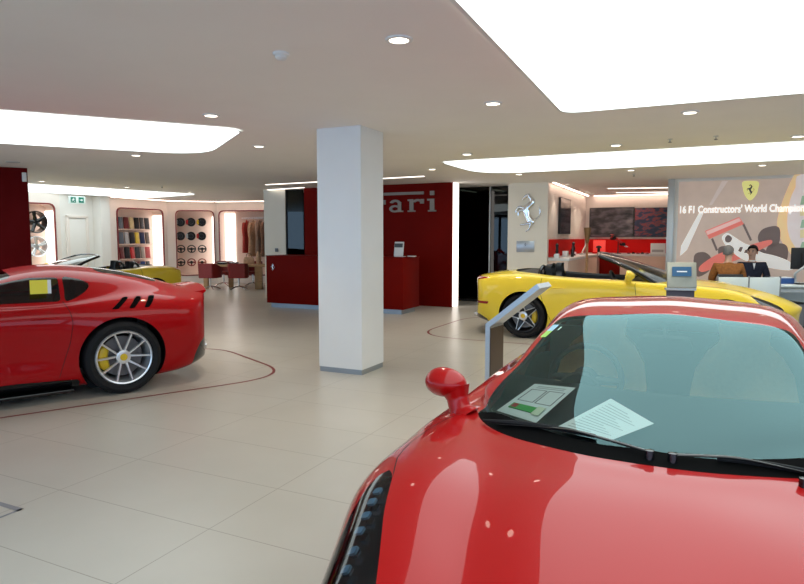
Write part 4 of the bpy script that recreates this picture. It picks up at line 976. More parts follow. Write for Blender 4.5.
# lettering on the red wall: long bar over slab letters
t = thing('wall_lettering', 'silver wordmark with a long top bar on the red wall, half hidden by the column', 'sign', WR.p(0, 0), WR.rz)
def wl(px, py): u, z = WR.hit(px, py); return u, z
ui, zi = wl(430.5, 203); ut, zt = wl(430.5, 192); LH = zt-zi
um, zb_ = wl(431, 211.5); ztop = wl(431, 191)[1]; xh = (ztop-zb_)
def slab(name, polys, u0):
    b = BM()
    for P in polys: add_prism(b, [(u0+x*xh*1.05, zb_+y*xh) for x, y in P], frame((0, -.002, 0), (1, 0, 0), (0, 0, 1)), .03)
    return obj(name, b, M['letter_metal'], t)
arc = lambda cx, cy, r0, r1, a0, a1, n=10, sy=1.0: [(cx+r0*math.cos(rad(a0+(a1-a0)*i/n)), cy+sy*r0*math.sin(rad(a0+(a1-a0)*i/n))) for i in range(n+1)]+[(cx+r1*math.cos(rad(a1+(a0-a1)*i/n)), cy+sy*r1*math.sin(rad(a1+(a0-a1)*i/n))) for i in range(n+1)]
i_ = [[(-.02, .62), (.34, .62), (.34, .0), (.12, .0), (.12, .54), (-.02, .54)], [(.12, .80), (.34, .80), (.34, 1.0), (.12, 1.0)], [(.02, 0), (.44, 0), (.44, .07), (.02, .07)]]
r_ = [[(-.02, .62), (.28, .62), (.28, .0), (.08, .0), (.08, .54), (-.02, .54)], arc(.50, .40, .30, .16, 20, 150, 10, .75), [(.66, .62), (.82, .62), (.82, .40), (.62, .40)], [(-.02, 0), (.38, 0), (.38, .07), (-.02, .07)]]
a_ = [arc(.36, .42, .30, .14, 25, 165, 10, .68), [(.50, .50), (.68, .50), (.68, .0), (.50, .0)], arc(.34, .17, .30, .15, 40, 320, 16, .60), [(.62, 0), (.78, 0), (.78, .07), (.62, .07)]]
e_ = [arc(.36, .31, .34, .18, 20, 330, 20, .92), [(.08, .28), (.66, .28), (.66, .36), (.08, .36)]]
F_ = [[(.0, 0), (.22, 0), (.22, 1.0), (.0, 1.0)], [(-.08, 0), (.32, 0), (.32, .07), (-.08, .07)], [(.22, .46), (.62, .46), (.62, .58), (.22, .58)]]
for nm, P, px in (('letter_i', i_, 428), ('letter_r', r_, 408.5), ('letter_a', a_, 389), ('letter_r', r_, 371), ('letter_r', r_, 352), ('letter_e', e_, 338), ('letter_f', F_, 323.5)): slab(nm, P, wl(px, 205)[0])
b = BM(); u0 = wl(323, 192)[0]; u1 = wl(424, 192)[0]; add_box(b, ((u0+u1)/2, -.017, zb_+xh*.92), (u1-u0, .03, xh*.13)); obj('top_bar', b, M['letter_metal'], t)

# ------------------------------------------------------------------ reception desk
t = thing('reception_desk', 'long dark red reception desk in front of the red wall, behind the column', 'desk', (.02, 12.58, 0), YAWB)
b = BM(); add_box(b, (-1.7, .40, .62), (3.4, .80, 1.04), 0, .004); obj('body', b, M['red_wall'], t)
b = BM(); add_box(b, (-1.7, .40, 1.15), (3.42, .82, .025), 0, .004); obj('counter_top', b, M['red_wall'], t)
b = BM(); add_box(b, (-1.7, .40, .05), (3.26, .66, .10)); obj('toe_kick', b, M['skirting'], t)
b = horse_bm(.10, .15, frame((-3.22, -.002, .90), (1, 0, 0), (0, 0, 1)), .012); obj('small_emblem', b, M['chrome'], t, 60)
p = at(399, 257, Y=12.95); t = thing('brochure_stand', 'small white brochure stand on the right end of the red reception desk', 'display stand', (p.x, p.y, 1.163), YAWB)
b = BM(); add_box(b, (0, 0, .16), (.21, .015, .30), 0, .003, rad(-10)); obj('holder', b, M['white_plastic'], t)
b = BM(); add_box(b, (0, -.013, .235), (.18, .006, .08), 0, 0, rad(-10)); obj('picture', b, M['ink'], t)
b = BM(); add_box(b, (0, -.012, .10), (.17, .006, .13), 0, 0, rad(-10)); obj('text_sheet', b, M['paper'], t)
b = BM(); add_box(b, (0, .04, .006), (.21, .12, .012)); obj('foot', b, M['white_plastic'], t)
p = at(412, 257, Y=12.9); b = BM(); add_box(b, (0, 0, .012), (.16, .10, .02), 0, .004); o = obj('card_tray', b, M['white_plastic']); o.location = (p.x, p.y, 1.1635); o.rotation_euler = (0, 0, YAWB); tag(o, 'flat white card tray on the desk beside the brochure stand', 'tray')
b = BM(); add_box(b, (0, 0, 0), (.09, .03, .09), 0, .008); add_box(b, (0, -.02, .01), (.05, .012, .04)); u, z = WL.hit(277, 250); o = obj('wall_switch', b, M['grey_plastic']); o.location = WL.p(u, z, .016); o.rotation_euler = (0, 0, WL.rz); tag(o, 'small dark switch on the cream wall left of the desk', 'switch')

# ------------------------------------------------------------------ information stands
def info_stand(label, loc, rz, w, screen):
    t = thing('info_stand', label, 'information stand', loc, rz)
    # local x: the way the head leans; y: width of the plate
    prof = [(0, 0), (.045, 0), (.045, .725), (.52, 1.105), (.49, 1.143), (0, .75)]
    b = BM(); mt = frame((0, w/2, 0), (1, 0, 0), (0, 0, 1)); add_prism(b, prof, mt, w); obj('bent_plate', b, M['steel'], t, 30)
    b = BM(); add_box(b, (.042, 0, .36), (.02, w-.02, .70)); obj('post_core', b, mat('dark_bronze_panel', (.09, .055, .035), .35, .3), t)
    b = BM(); add_box(b, (.03, 0, .006), (.36, w+.10, .012), 0, .004); obj('base_plate', b, M['grey_plastic'], t)
    n = Vector((-.393, 0, .49)).normalized(); d = Vector((.49, 0, .393)).normalized(); c = Vector((.245, 0, .9465))
    ms = frame(c+n*.001, (0, 1, 0), tuple(d)) if n.dot(Vector((0, 1, 0)).cross(d)) > 0 else frame(c+n*.001, (0, -1, 0), tuple(d))
    b = BM(); add_prism(b, rrect(w-.06, .42, .01, 2), ms, .004); obj('info_face', b, M['light_grey'], t)
    b = BM(); add_prism(b, rrect(w-.10, .15, .006, 2, 0, .08), ms, .007); obj('screen', b, screen, t)
    return t
M['screen_blue'] = mat('blue_screen', (.01, .05, .12), .2, emit=(.03, .2, .4), es=.25)
p = at(496, 352, Y=5.95); info_stand('bent steel information stand, edge-on, between the column and the near red coupe', (.865, 5.95, 0), rad(-32), .32, M['screen_blue'])
# the second one faces the camera: an upright steel head on a dark post
p = at(682, 262, Y=6.6); t = thing('info_stand', 'pale information stand with a small blue screen, behind the red roof', 'information stand', (p.x, p.y, 0), rad(-12))
b = BM(); add_box(b, (0, .03, .50), (.27, .05, 1.0), 0, .004); obj('post', b, mat('dark_plum_post', (.075, .068, .085), .5, spec=.2), t)
b = BM(); add_box(b, (0, 0, 1.16), (.29, .035, .27), 0, .005, rad(-12)); obj('head_plate', b, noisy(mat('pale_bronze_plate', (.36, .35, .28), .4, .3), (.34, .33, .26), (.38, .37, .30), 12, 2), t)
b = BM(); add_box(b, (-.005, -.030, 1.20), (.19, .008, .10), 0, 0, rad(-12)); obj('screen', b, M['screen_blue'], t)
b = BM(); add_box(b, (-.005, -.038, 1.20), (.10, .003, .012), 0, 0, rad(-12)); obj('screen_text', b, M['paper'], t)
b = horse_bm(.022, .032, frame((0, -.0125, 1.105), (1, 0, 0), (0, .2, 1)), .003); obj('small_emblem', b, M['chrome'], t)
b = BM(); add_box(b, (0, .03, 1.01), (.30, .09, .025), 0, .004); obj('shelf', b, M['light_grey'], t)
b = BM(); add_box(b, (0, .03, .006), (.36, .30, .012), 0, .004); obj('base_plate', b, M['grey_plastic'], t)

# ------------------------------------------------------------------ papers inside the near car
def sheet(name, w, h, curl=.0, n=8):
    b = BM(); g = []
    for i in range(n+1):
        x = -w/2+w*i/n; row = []
        for j in range(n+1):
            y = -h/2+h*j/n; zz = curl*((x/w*2)**2)*.5+curl*(y/h+.5)**2*.6; row.append((x, y, zz))
        g.append(row)
    top = [[b.verts.new((x, y, z+.0006)) for x, y, z in r] for r in g]; bot = [[b.verts.new((x, y, z)) for x, y, z in r] for r in g]
    for i in range(n):
        for j in range(n):
            b.faces.new((top[i][j], top[i+1][j], top[i+1][j+1], top[i][j+1])); b.faces.new((bot[i][j], bot[i][j+1], bot[i+1][j+1], bot[i+1][j]))
    for i in range(n):
        for A_, k in ((0, 0), (n, 1)):
            b.faces.new((top[i][A_], bot[i][A_], bot[i+1][A_], top[i+1][A_])); b.faces.new((top[A_][i], top[A_][i+1], bot[A_][i+1], bot[A_][i]))
    return b
class Sheet:
    """a sheet of paper lying with its four corners at the given points (left, far, right, near)"""
    def __init__(s, cs): s.o = sum(cs, Vector())/4; s.c = [p-s.o for p in cs]; s.n = (s.c[2]-s.c[0]).cross(s.c[1]-s.c[3]).normalized()
    def p(s, u, v, h=0): a, b_, c, d = s.c; return a*(1-u)*(1-v)+d*u*(1-v)+c*u*v+b_*(1-u)*v+s.n*h
    def patch(s, u0, u1, v0, v1, h, th, k=1):
        b = BM(); T = [[b.verts.new(s.p(u0+(u1-u0)*i/k, v0+(v1-v0)*j/k, h+th)) for j in range(k+1)] for i in range(k+1)]; U = [[b.verts.new(s.p(u0+(u1-u0)*i/k, v0+(v1-v0)*j/k, h)) for j in range(k+1)] for i in range(k+1)]
        for i in range(k):
            for j in range(k): b.faces.new((T[i][j], T[i+1][j], T[i+1][j+1], T[i][j+1])); b.faces.new((U[i][j], U[i][j+1], U[i+1][j+1], U[i+1][j]))
        for i in range(k):
            for q_ in (0, k): b.faces.new((T[i][q_], U[i][q_], U[i+1][q_], T[i+1][q_])); b.faces.new((T[q_][i], T[q_][i+1], U[q_][i+1], U[q_][i]))
        return b
S1 = Sheet([at(496.7, 410.7, z=.81), at(534.7, 383.9, z=.875), at(575.5, 387.9, z=.875), at(535.9, 423, z=.81)])
if S1.n.z < 0: S1.n = -S1.n
t = thing('window_form', 'white form with two boxes and a green print, lying on the dashboard at left', 'paper', S1.o)
obj('sheet', S1.patch(0, 1, 0, 1, 0, .0008, 4), M['paper'], t)
for (u0, u1) in ((.10, .49), (.53, .92)):
    for (a0, a1, b0, b1) in ((u0, u1, .42, .43), (u0, u1, .80, .81), (u0, u0+.02, .42, .81), (u1-.02, u1, .42, .81)): obj('box_line', S1.patch(a0, a1, b0, b1, .001, .0006), M['ink'], t)
for v in (.86, .91): obj('text_line', S1.patch(.16, .84, v, v+.018, .001, .0006), M['ink_grey'], t)
gm = mat('green_print', (.06, .40, .07), .5)
c0 = S1.p(.50, .22, .004)+S1.o; b = S1.patch(.14, .88, .16, .30, .002, .004, 2); o = obj('price_card', b, gm); o.location = S1.o; tag(o, 'small green card lying on the left white form behind the windscreen', 'card')
obj('white_end', S1.patch(.74, .92, .12, .32, .0065, .002), mat('pale_end', (.75, .80, .60), .5), o); obj('red_spot', S1.patch(.18, .30, .18, .28, .0065, .001), M['red_plastic'], o)
S2 = Sheet([at(558, 426.6, z=.82), at(610.8, 398.6, z=.868), at(654, 423.7, z=.838), at(610.8, 440.5, z=.802)])
if S2.n.z < 0: S2.n = -S2.n
t = thing('document', 'plain white printed sheet on the dashboard, right of the form', 'paper', S2.o)
obj('sheet', S2.patch(0, 1, 0, 1, 0, .0008, 4), M['paper'], t)
for i in range(13): obj('text_line', S2.patch(.10, .55+.11*((i*7) % 4), .08+.065*i, .094+.065*i, .001, .0006), M['ink_grey'], t)

# ------------------------------------------------------------------ niches
# wheel rims in the first niche
def rim_thing(label, W, px, py, m1, m2, style, Rr, spin):
    u, z = W.hit(px, py); t = thing('alloy_wheel', label, 'wheel rim', W.p(u, z, -.17), W.rz, 'wheel rims hung in the wall niche'); root = t
    w_ = .26; hw = w_/2; s = -1
    b = BM(); add_lathe(b, [(Rr-.012, .12), (Rr, .10), (Rr, -hw*.9), (Rr-.012, -hw), (Rr-.03, -hw*.9), (Rr-.045, 0), (Rr-.05, .12)], 48, 'Y', closed=True); obj('rim', b, m2, t, 35)
    b = BM(); add_lathe(b, [(.085, .12), (.085, -.06), (.06, -.085), (0, -.088)], 24, 'Y'); obj('hub', b, m1, t)
    for k in range(5):
        for da in ((-.2, .2) if style == 'twin' else (0,)):
            a = 2*PI*k/5+PI/2+spin+da; b = BM(); ww = .045 if style == 'twin' else .10
            p0 = Vector((.05*math.cos(a), -.07, .05*math.sin(a))); p1 = Vector(((Rr-.02)*math.cos(a-da*.35), -.115, (Rr-.02)*math.sin(a-da*.35)))
            add_tube(b, [p0, p0.lerp(p1, .5), p1], [ww*.62, ww*.42, ww*.55], 8, .5, (0, 1, 0)); obj('spoke', b, m1, t)
    obj('wall_pin', add_cyl(BM(), (0, .25, 0), (0, .10, 0), .03, None, 10), M['grey_plastic'], t)
    return t
rim_thing('black five-spoke wheel rim in the niche, above the silver rim', WN[0], 37.5, 222, M['black_gloss'], M['black_gloss'], 'broad', .30, .2)
rim_thing('silver wheel rim in the niche, below the black rim', WN[0], 38.5, 246.5, M['silver'], M['silver'], 'twin', .28, .1)
# leather samples
W = WN[2]; rows = [(217, 229, ['black', 'slate', 'wine', 'cream', 'black', 'charcoal', 'dark grey']), (231, 244, ['wine', 'slate', 'pale grey', 'black', 'yellow', 'navy', 'brown']), (246, 257.5, ['rust', 'wine', 'black', 'red', 'dark grey', 'taupe', 'coral']), (259, 271, ['black', 'grey', 'brown', 'taupe', 'wine', 'blue', 'charcoal'])]
LC = {'black': (.012, .011, .012), 'slate': (.10, .12, .15), 'wine': (.14, .015, .015), 'cream': (.62, .47, .24), 'charcoal': (.03, .03, .035), 'dark grey': (.06, .06, .065), 'pale grey': (.38, .37, .38), 'yellow': (.72, .50, .04), 'navy': (.02, .03, .09), 'brown': (.09, .05, .03), 'rust': (.30, .06, .03), 'red': (.50, .02, .02), 'taupe': (.30, .25, .21), 'coral': (.62, .12, .12), 'grey': (.20, .20, .20), 'blue': (.03, .07, .24)}
M2 = {k_: noisy(mat('leather_'+k_.replace(' ', '_'), c, .45), tuple(x*.85 for x in c), tuple(min(1, x*1.15) for x in c), 60, 2) for k_, c in LC.items()}
rown = ['top', 'second', 'third', 'lowest']
for ri, (ya, yb, cs) in enumerate(rows):
    ul, zb2 = W.hit(121, yb); _, za = W.hit(121, ya); sh = obj('sample_shelf', add_box(BM(), (0, 0, 0), (1.52, .18, .03), 0, .004), M['pink_wall']); sh.location = W.p(1.40, 2.27-.475*(ri+1)+.03, -.32); sh.rotation_euler = (0, 0, W.rz)
    tag(sh, 'pale %s shelf of the leather sample niche' % rown[ri], 'shelf', 'shelves of the leather sample niche')
    for ci, cn in enumerate(cs):
        b = BM(); add_box(b, (0, 0, .185), (.17, .03, .37), 0, .008, rad(-6)); o = obj('leather_sample', b, M2[cn]); o.location = W.p(.76+.212*ci, 2.27-.475*(ri+1)+.046, -.30); o.rotation_euler = (0, 0, W.rz+rad(6 if (ci+ri) % 2 else -8))
        nth = ['first', 'second', 'third', 'fourth', 'fifth', 'sixth', 'last'][ci]
        tag(o, '%s leather sample, %s from the left on the %s shelf of the niche' % (cn, nth, rown[ri]), 'leather sample', 'leather samples in the wall niche')
# brake discs and steering wheels
W = WN[3]; cols_ = (180.3, 191, 201.7)
RS = .76; colr = {'silver': M['light_grey'], 'red': M['red_plastic'], 'yellow': M['yellow_plastic'], 'grey': M['grey_plastic']}
wn = ('left', 'middle', 'right')
for ri, (py, cc_) in enumerate(((222, ('silver', 'red', 'yellow')), (236, ('grey', 'silver', 'red')))):
    for ci in range(3):
        u, z = W.hit(cols_[ci], py); t = thing('brake_disc', '%s brake disc of the %s row with a %s caliper, in the steering wheel niche' % (wn[ci], ('top', 'second')[ri], cc_[ci]), 'brake disc', W.p(u, z, -.22), W.rz, 'brake discs in the niche')
        b = BM(); add_lathe(b, [(.04, .02), (.148, .02), (.148, -.015), (.04, -.015)], 32, 'Y', closed=True); obj('rotor', b, M['black_matte'], t)
        b = BM(); add_lathe(b, [(.075, -.01), (.07, -.05), (.03, -.055), (.026, -.045), (0, -.045)], 24, 'Y'); obj('bell', b, M['alloy_dark'], t)
        b = BM(); arc3 = [(.135*math.cos(a), -.005, .135*math.sin(a)) for a in [PI-.6+1.2*i/8 for i in range(9)]]; add_tube(b, arc3, [.025, .035, .04, .04, .04, .04, .04, .035, .025], 8, .8, (0, 1, 0)); obj('caliper', b, colr[cc_[ci]], t)
        obj('wall_pin', add_cyl(BM(), (0, .20, 0), (0, .0, 0), .02, None, 8), M['grey_plastic'], t)
for ri, (py, cc_) in enumerate(((249, ('black', 'black', 'black')), (262.5, ('black', 'red', 'two-tone brown')))):
    for ci in range(3):
        u, z = W.hit(cols_[ci]+.5, py); t = thing('steering_wheel', '%s %s steering wheel in the %s row, below the brake discs' % (wn[ci], cc_[ci], ('third', 'lowest')[ri]), 'steering wheel', W.p(u, z, -.18), W.rz+rad(4), 'steering wheels in the niche')
        mm = M['black_leather'] if cc_[ci] == 'black' else (M['red_leather'] if cc_[ci] == 'red' else M2['rust'])
        b, mt = ring_bm((0, 0, 0), .128, .019, 0, 32, 8)
        for v in b.verts: v.co = Vector((v.co.y, v.co.x, v.co.z*.93))
        obj('wheel_ring', b, mm, t)
        b = BM(); add_lathe(b, [(.05, .03), (.05, -.01), (.035, -.03), (0, -.032)], 20, 'Y'); obj('airbag_boss', b, M['black_matte'], t)
        for a in (0, PI, 1.5*PI): obj('spoke', add_tube(BM(), [(.05*math.cos(a), 0, .05*math.sin(a)), (.122*math.cos(a), .005, .122*math.sin(a)*.93)], [.03, .02], 8, .4, (0, 1, 0)), M['alloy_dark'] if ri == 0 else mm, t)
        obj('wall_pin', add_cyl(BM(), (0, .24, 0), (0, .02, 0), .015, None, 8), M['grey_plastic'], t)
# jackets on a rail in the last niche
W = WN[4]
def jacket(label, px, m, wid, yaw, length=.86):
    u, _ = W.hit(px, 215); zt = 2.16; t = thing('jacket', label, 'jacket', W.p(u, zt, -.20), W.rz+yaw, 'jackets on the niche rail')
    b = BM(); rings = []; n = 18
    for zz, rx, ry, cx in ((0, .035, .03, 0), (-.06, .055, .042, 0), (-.14, .12, .06, 0), (-.22, .18, .08, 0), (-.30, .205, .095, 0), (-.60, .225, .11, 0), (-length, .27, .135, .01), (-length-.005, .24, .12, .01)):
        rings.append([b.verts.new((cx+wid*rx*math.cos(2*PI*k_/n), ry*.8*math.sin(2*PI*k_/n)*(1+.12*math.sin(5*2*PI*k_/n+zz*9)), zz)) for k_ in range(n)])
    for p_, q_ in zip(rings, rings[1:]):
        for k_ in range(n): b.faces.new((p_[k_], p_[(k_+1) % n], q_[(k_+1) % n], q_[k_]))
    b.faces.new(rings[0]); b.faces.new(rings[-1]); obj('coat_body', b, m, t, 80)
    for s in (-1, 1):
        b = BM(); pts = catmull([(s*wid*.15, 0, -.11), (s*wid*.23, -.03, -.25), (s*wid*.25, -.05, -.48), (s*wid*.23, -.07, -.68)], 5); add_tube(b, pts, interp_list([.065, .062, .055, .045], len(pts)), 10); obj('sleeve', b, m, t, 60)
    b = BM(); add_tube(b, [(-.05, -.05, -.02), (0, -.075, -.12), (.05, -.05, -.02)], [.018, .024, .018], 8); obj('collar', b, m, t)
    b = BM(); hk = [(0, 0, -.01), (0, 0, .05), (.012, 0, .075), (.03, 0, .06)]; add_tube(b, catmull(hk, 4), .005, 6); add_tube(b, [(-.15*wid, 0, -.10), (0, 0, -.015), (.15*wid, 0, -.10)], .01, 6); obj('hanger', b, M['wood'], t)
    return t
c_ = {'red': (.42, .045, .035), 'camel': (.55, .34, .21), 'taupe': (.36, .24, .18), 'brown': (.24, .13, .08), 'maroon': (.13, .02, .025)}
MJ = {k_: noisy(mat('cloth_'+k_, c, .8), tuple(x*.8 for x in c), tuple(x*1.2 for x in c), 25, 3, None, .15) for k_, c in c_.items()}
for lb, px, cn, wd, yw in (('red jacket, leftmost on the rail of the niche', 244, 'red', .85, 74), ('camel coloured jacket beside the red one on the rail', 251, 'camel', 1.0, 68), ('taupe jacket in the middle of the niche rail', 257, 'taupe', .9, 76), ('brown jacket right of the taupe one on the rail', 263.5, 'brown', 1.0, 68), ('dark maroon jacket at the right end of the niche rail', 270, 'maroon', .9, 74)):
    jacket(lb, px, MJ[cn], wd, rad(yw), 1.24 if cn in ('camel', 'brown') else 1.12)
b = BM(); u0 = W.hit(239, 215)[0]; add_cyl(b, W.p(u0, 2.235, -.20), W.p(2.7, 2.235, -.20), .012, None, 10); add_cyl(b, W.p(u0+.05, 2.235, -.20), W.p(u0+.05, 2.235, -.42), .01, None, 8); add_cyl(b, W.p(2.62, 2.235, -.20), W.p(2.62, 2.235, -.42), .01, None, 8)
tag(obj('clothes_rail', b, M['chrome']), 'metal clothes rail across the jacket niche', 'rail')

# ------------------------------------------------------------------ oak table with red chairs
TZ = .74; T0 = V2(-5.98, 19.05); TR = rad(-4)
t = thing('meeting_table', 'oak meeting table with slab legs before the jacket niche', 'table', T0, TR)
b = BM(); add_box(b, (1.15, .45, TZ-.03), (2.5, .90, .06), 0, .006); obj('tabletop', b, M['wood'], t)
for x, y, w_ in ((-.02, .10, .14), (.52, .78, .14), (1.62, .10, .22), (2.25, .78, .22)): obj('leg', add_box(BM(), (x, y, (TZ-.06)/2), (w_, .10, TZ-.06), 0, .006), M['wood'], t)
def tub_chair(label, loc, rz):
    t = thing('tub_chair', label, 'chair', loc, rz, 'red leather chairs at the oak table')
    b = BM(); add_box(b, (0, 0, .43), (.50, .50, .10), 0, .035, 0, 0, 3); obj('seat', b, M['red_leather'], t)
    b = BM(); P = [(-.27, .22), (-.29, -.16), (-.22, -.28), (.22, -.28), (.29, -.16), (.27, .22), (.225, .22), (.235, -.14), (.19, -.225), (-.19, -.225), (-.235, -.14), (-.225, .22)]
    lo = [b.verts.new((x, y, .36)) for x, y in P]; hi = [b.verts.new((x*1.03, y*1.06 if y < 0 else y, .80 if y < -.1 else .66)) for x, y in P]; n = len(P)
    b.faces.new(lo[::-1]); b.faces.new(hi)
    for k_ in range(n): b.faces.new((lo[k_], lo[(k_+1) % n], hi[(k_+1) % n], hi[k_]))
    bmesh.ops.bevel(b, geom=b.edges[:], offset=.012, segments=2, affect='EDGES'); obj('backrest', b, M['red_leather'], t)
    obj('stem', add_cyl(BM(), (0, 0, .10), (0, 0, .40), .025, None, 12), M['chrome'], t)
    for k_ in range(4):
        a = PI/4+k_*PI/2; obj('foot', add_tube(BM(), [(0, 0, .11), (.16*math.cos(a), .16*math.sin(a), .08), (.30*math.cos(a), .30*math.sin(a), .02)], [.022, .018, .016], 8), M['chrome'], t)
    return t
ch0 = None
for lb, px, dy, rz in (('red leather chair at the near left corner of the oak table', 210.5, -.25, -12), ('red leather chair in the middle of the near side of the oak table', 239, -.28, 6), ('red leather chair across the oak table, left one', 224, 1.25, 176), ('red leather chair across the oak table, right one', 253, 1.25, 184)):
    loc = V2((px-402)/FPX*(19.05+dy)*1.003, 19.05+dy)
    if ch0 is None: ch0 = tub_chair(lb, loc, rad(rz))
    else: dup(ch0, loc, rad(rz), lb)
def on_table(px, y, z=TZ+.001): return V2((px-402)/FPX*y*1.003, y, z)
for px, lb in ((223, 'left dark folder lying on the oak table'), (234, 'right dark folder lying on the oak table')):
    o = obj('folder', add_box(BM(), (0, 0, .03), (.24, .32, .06), 0, .008), M['black_leather']); o.location = on_table(px, 19.35); tag(o, lb, 'folder'); obj('paper_stack', add_box(BM(), (0, 0, .062), (.2, .27, .006)), M['paper'], o)
t = thing('handbag', 'tan leather handbag on the oak table below the jackets', 'bag', on_table(249.5, 19.6), rad(10))
b = BM(); rings = []
for zz, rx, ry in ((0, .15, .07), (.02, .165, .08), (.12, .16, .07), (.2, .14, .04), (.215, .13, .02)): rings.append([b.verts.new((x, y, zz)) for x, y in rrect(rx*2, ry*2, .04, 3)])
n = len(rings[0])
for p_, q_ in zip(rings, rings[1:]):
    for k_ in range(n): b.faces.new((p_[k_], p_[(k_+1) % n], q_[(k_+1) % n], q_[k_]))
b.faces.new(rings[0]); b.faces.new(rings[-1]); obj('bag_body', b, MJ['camel'], t)
obj('handle', add_tube(BM(), catmull([(-.08, 0, .19), (-.07, 0, .29), (0, 0, .33), (.07, 0, .29), (.08, 0, .19)], 5), .01, 8), MJ['brown'], t)
b = BM(); add_lathe(b, [(.05, 0), (.07, .02), (.085, .18), (.07, .30), (.04, .37), (.05, .40)], 24); o = obj('vase', b, MJ['camel']); o.location = on_table(259, 19.5); tag(o, 'tall tan vase on the oak table, right of the handbag', 'vase')

# ------------------------------------------------------------------ alcove: counters, pictures, souvenirs
CT = 1.10
b = BM(); add_box(b, WA.p(2.6, 1.32, .012), (4.9, .02, .40), WA.rz); add_box(b, WB.p(1.25, 1.32, .012), (2.45, .02, .40), WB.rz); o = obj('red_backsplash', b, M['red_shelf']); o['kind'] = 'structure'; o.name = 'trim_alcove'
t = thing('side_counter', 'pale counter along the alcove side wall, red panel above', 'counter', WA.p(0, 0), WA.rz)
obj('carcass', add_box(BM(), (2.35, -.23, CT/2-.03), (4.45, .44, CT-.06), 0, .004), M['pink_wall'], t); obj('worktop', add_box(BM(), (2.35, -.24, CT-.03), (4.5, .47, .06), 0, .004), M['white_plastic'], t)
t = thing('back_counter', 'dark red and pale counter along the alcove back wall', 'counter', WB.p(0, 0), WB.rz)
ud = WB.hit(622, 262)[0]
obj('red_front', add_box(BM(), ((.50+ud)/2, -.24, CT/2-.03), (ud-.50, .46, CT-.06), 0, .004), M['red_wall'], t); obj('pale_front', add_box(BM(), ((ud+2.6)/2, -.24, CT/2-.03), (2.6-ud, .46, CT-.06), 0, .004), M['pink_wall'], t)
obj('worktop', add_box(BM(), (1.55, -.25, CT-.03), (2.1, .49, .06), 0, .004), M['white_plastic'], t)
# pictures
def patchy(name, base, cols, scale):
    m = bpy.data.materials.new(name); m.use_nodes = True; nt = m.node_tree; bs = nt.nodes['Principled BSDF']; bs.inputs['Roughness'].default_value = .35
    tc = nt.nodes.new('ShaderNodeTexCoord'); n = nt.nodes.new('ShaderNodeTexNoise'); n.inputs['Scale'].default_value = scale; n.inputs['Detail'].default_value = 5
    mp = nt.nodes.new('ShaderNodeMapping'); mp.inputs['Scale'].default_value = (1, 1, 2.2); nt.links.new(tc.outputs['Object'], mp.inputs[0]); nt.links.new(mp.outputs[0], n.inputs['Vector'])
    r = nt.nodes.new('ShaderNodeValToRGB'); r.color_ramp.elements[0].color = (*base, 1); r.color_ramp.elements[0].position = .36; r.color_ramp.elements[1].color = (*cols[-1][1], 1); r.color_ramp.elements[1].position = cols[-1][0]
    for p_, c in cols[:-1]: e = r.color_ramp.elements.new(p_); e.color = (*c, 1)
    nt.links.new(n.outputs['Fac'], r.inputs['Fac']); nt.links.new(r.outputs['Color'], bs.inputs['Base Color']); return m
def picture(label, W, x0, x1, y0, y1, m, name='wall_picture', cat='picture'):
    ua, z1 = W.hit(x0, y0); ub, _ = W.hit(x1, y0); _, z0 = W.hit(x0, y1); t = thing(name, label, cat, W.p((ua+ub)/2, (z0+z1)/2, .03), W.rz)
    obj('backing', add_box(BM(), (0, 0, 0), (ub-ua, .05, z1-z0), 0, .004), M['black_matte'], t); obj('image', add_box(BM(), (0, -.027, 0), (ub-ua-.03, .006, z1-z0-.03)), m, t); return t
picture('dark hazy racing picture on the alcove back wall, left one', WB, 590, 634.5, 208, 237, patchy('grey_haze_print', (.02, .018, .02), [(.48, (.07, .055, .055)), (.56, (.12, .10, .11)), (.72, (.22, .18, .18))], 3.2))
picture('dark picture with red patches on the alcove back wall, right one', WB, 634.8, 668, 208, 237, patchy('red_blue_print', (.01, .012, .03), [(.48, (.015, .02, .05)), (.55, (.25, .03, .02)), (.62, (.05, .04, .06)), (.75, (.35, .10, .08))], 4.5))
picture('tall dark screen on the alcove side wall', WA, 558.5, 569, 197, 234, M['black_gloss'], 'wall_screen', 'screen')
# souvenirs
def on(W, px, off, z=CT+.001):
    u, _ = W.hit(px, 250); return W.p(u, z, off), W.rz
def put(o, W, px, off, label, cat, rz=0, z=CT+.001):
    p, r = on(W, px, off, z); o.location = p; o.rotation_euler = (0, 0, r+rz); return tag(o, label, cat)
def lathe_thing(name, prof, m, n=18):
    return obj(name, add_lathe(BM(), prof, n), m)
b = BM(); add_box(b, (0, 0, .05), (.10, .10, .10), 0, .006); o = obj('trophy', b, M['paper']); obj('figure', add_lathe(BM(), [(.02, .10), (.04, .14), (.025, .22), (.035, .30), (.0, .34)], 14), M['black_matte'], o); put(o, WA, 548, .20, 'dark figure on a white block, nearest end of the side counter', 'trophy')
b = BM(); add_box(b, (0, 0, .07), (.16, .12, .14), 0, .006); put(obj('gift_box', b, M['paper']), WA, 558, .18, 'white gift box on the side counter', 'box')
o = lathe_thing('bottle', [(.035, 0), (.04, .02), (.04, .16), (.015, .23), (.015, .30), (0, .30)], M['black_gloss']); put(o, WA, 557, .36, 'dark bottle behind the white gift box', 'bottle')
o = lathe_thing('statuette', [(.06, 0), (.06, .03), (.025, .06), (.05, .18), (.03, .26), (.045, .32), (0, .36)], M['alloy_dark']); put(o, WA, 567, .16, 'dark grey statuette on the side counter, right of the gift box', 'statuette')
for px, lb, r in ((551.5, 'first', .05), (562.5, 'second', .04), (571, 'third', .05)):
    b = BM(); bmesh.ops.create_uvsphere(b, u_segments=14, v_segments=8, radius=r)
    for v in b.verts: v.co.z = max(v.co.z, -r*.8)+r*.8
    put(obj('white_cup', b, M['paper']), WA, px, .10, 'small white cup on the front edge of the side counter, %s from the left' % lb, 'cup')
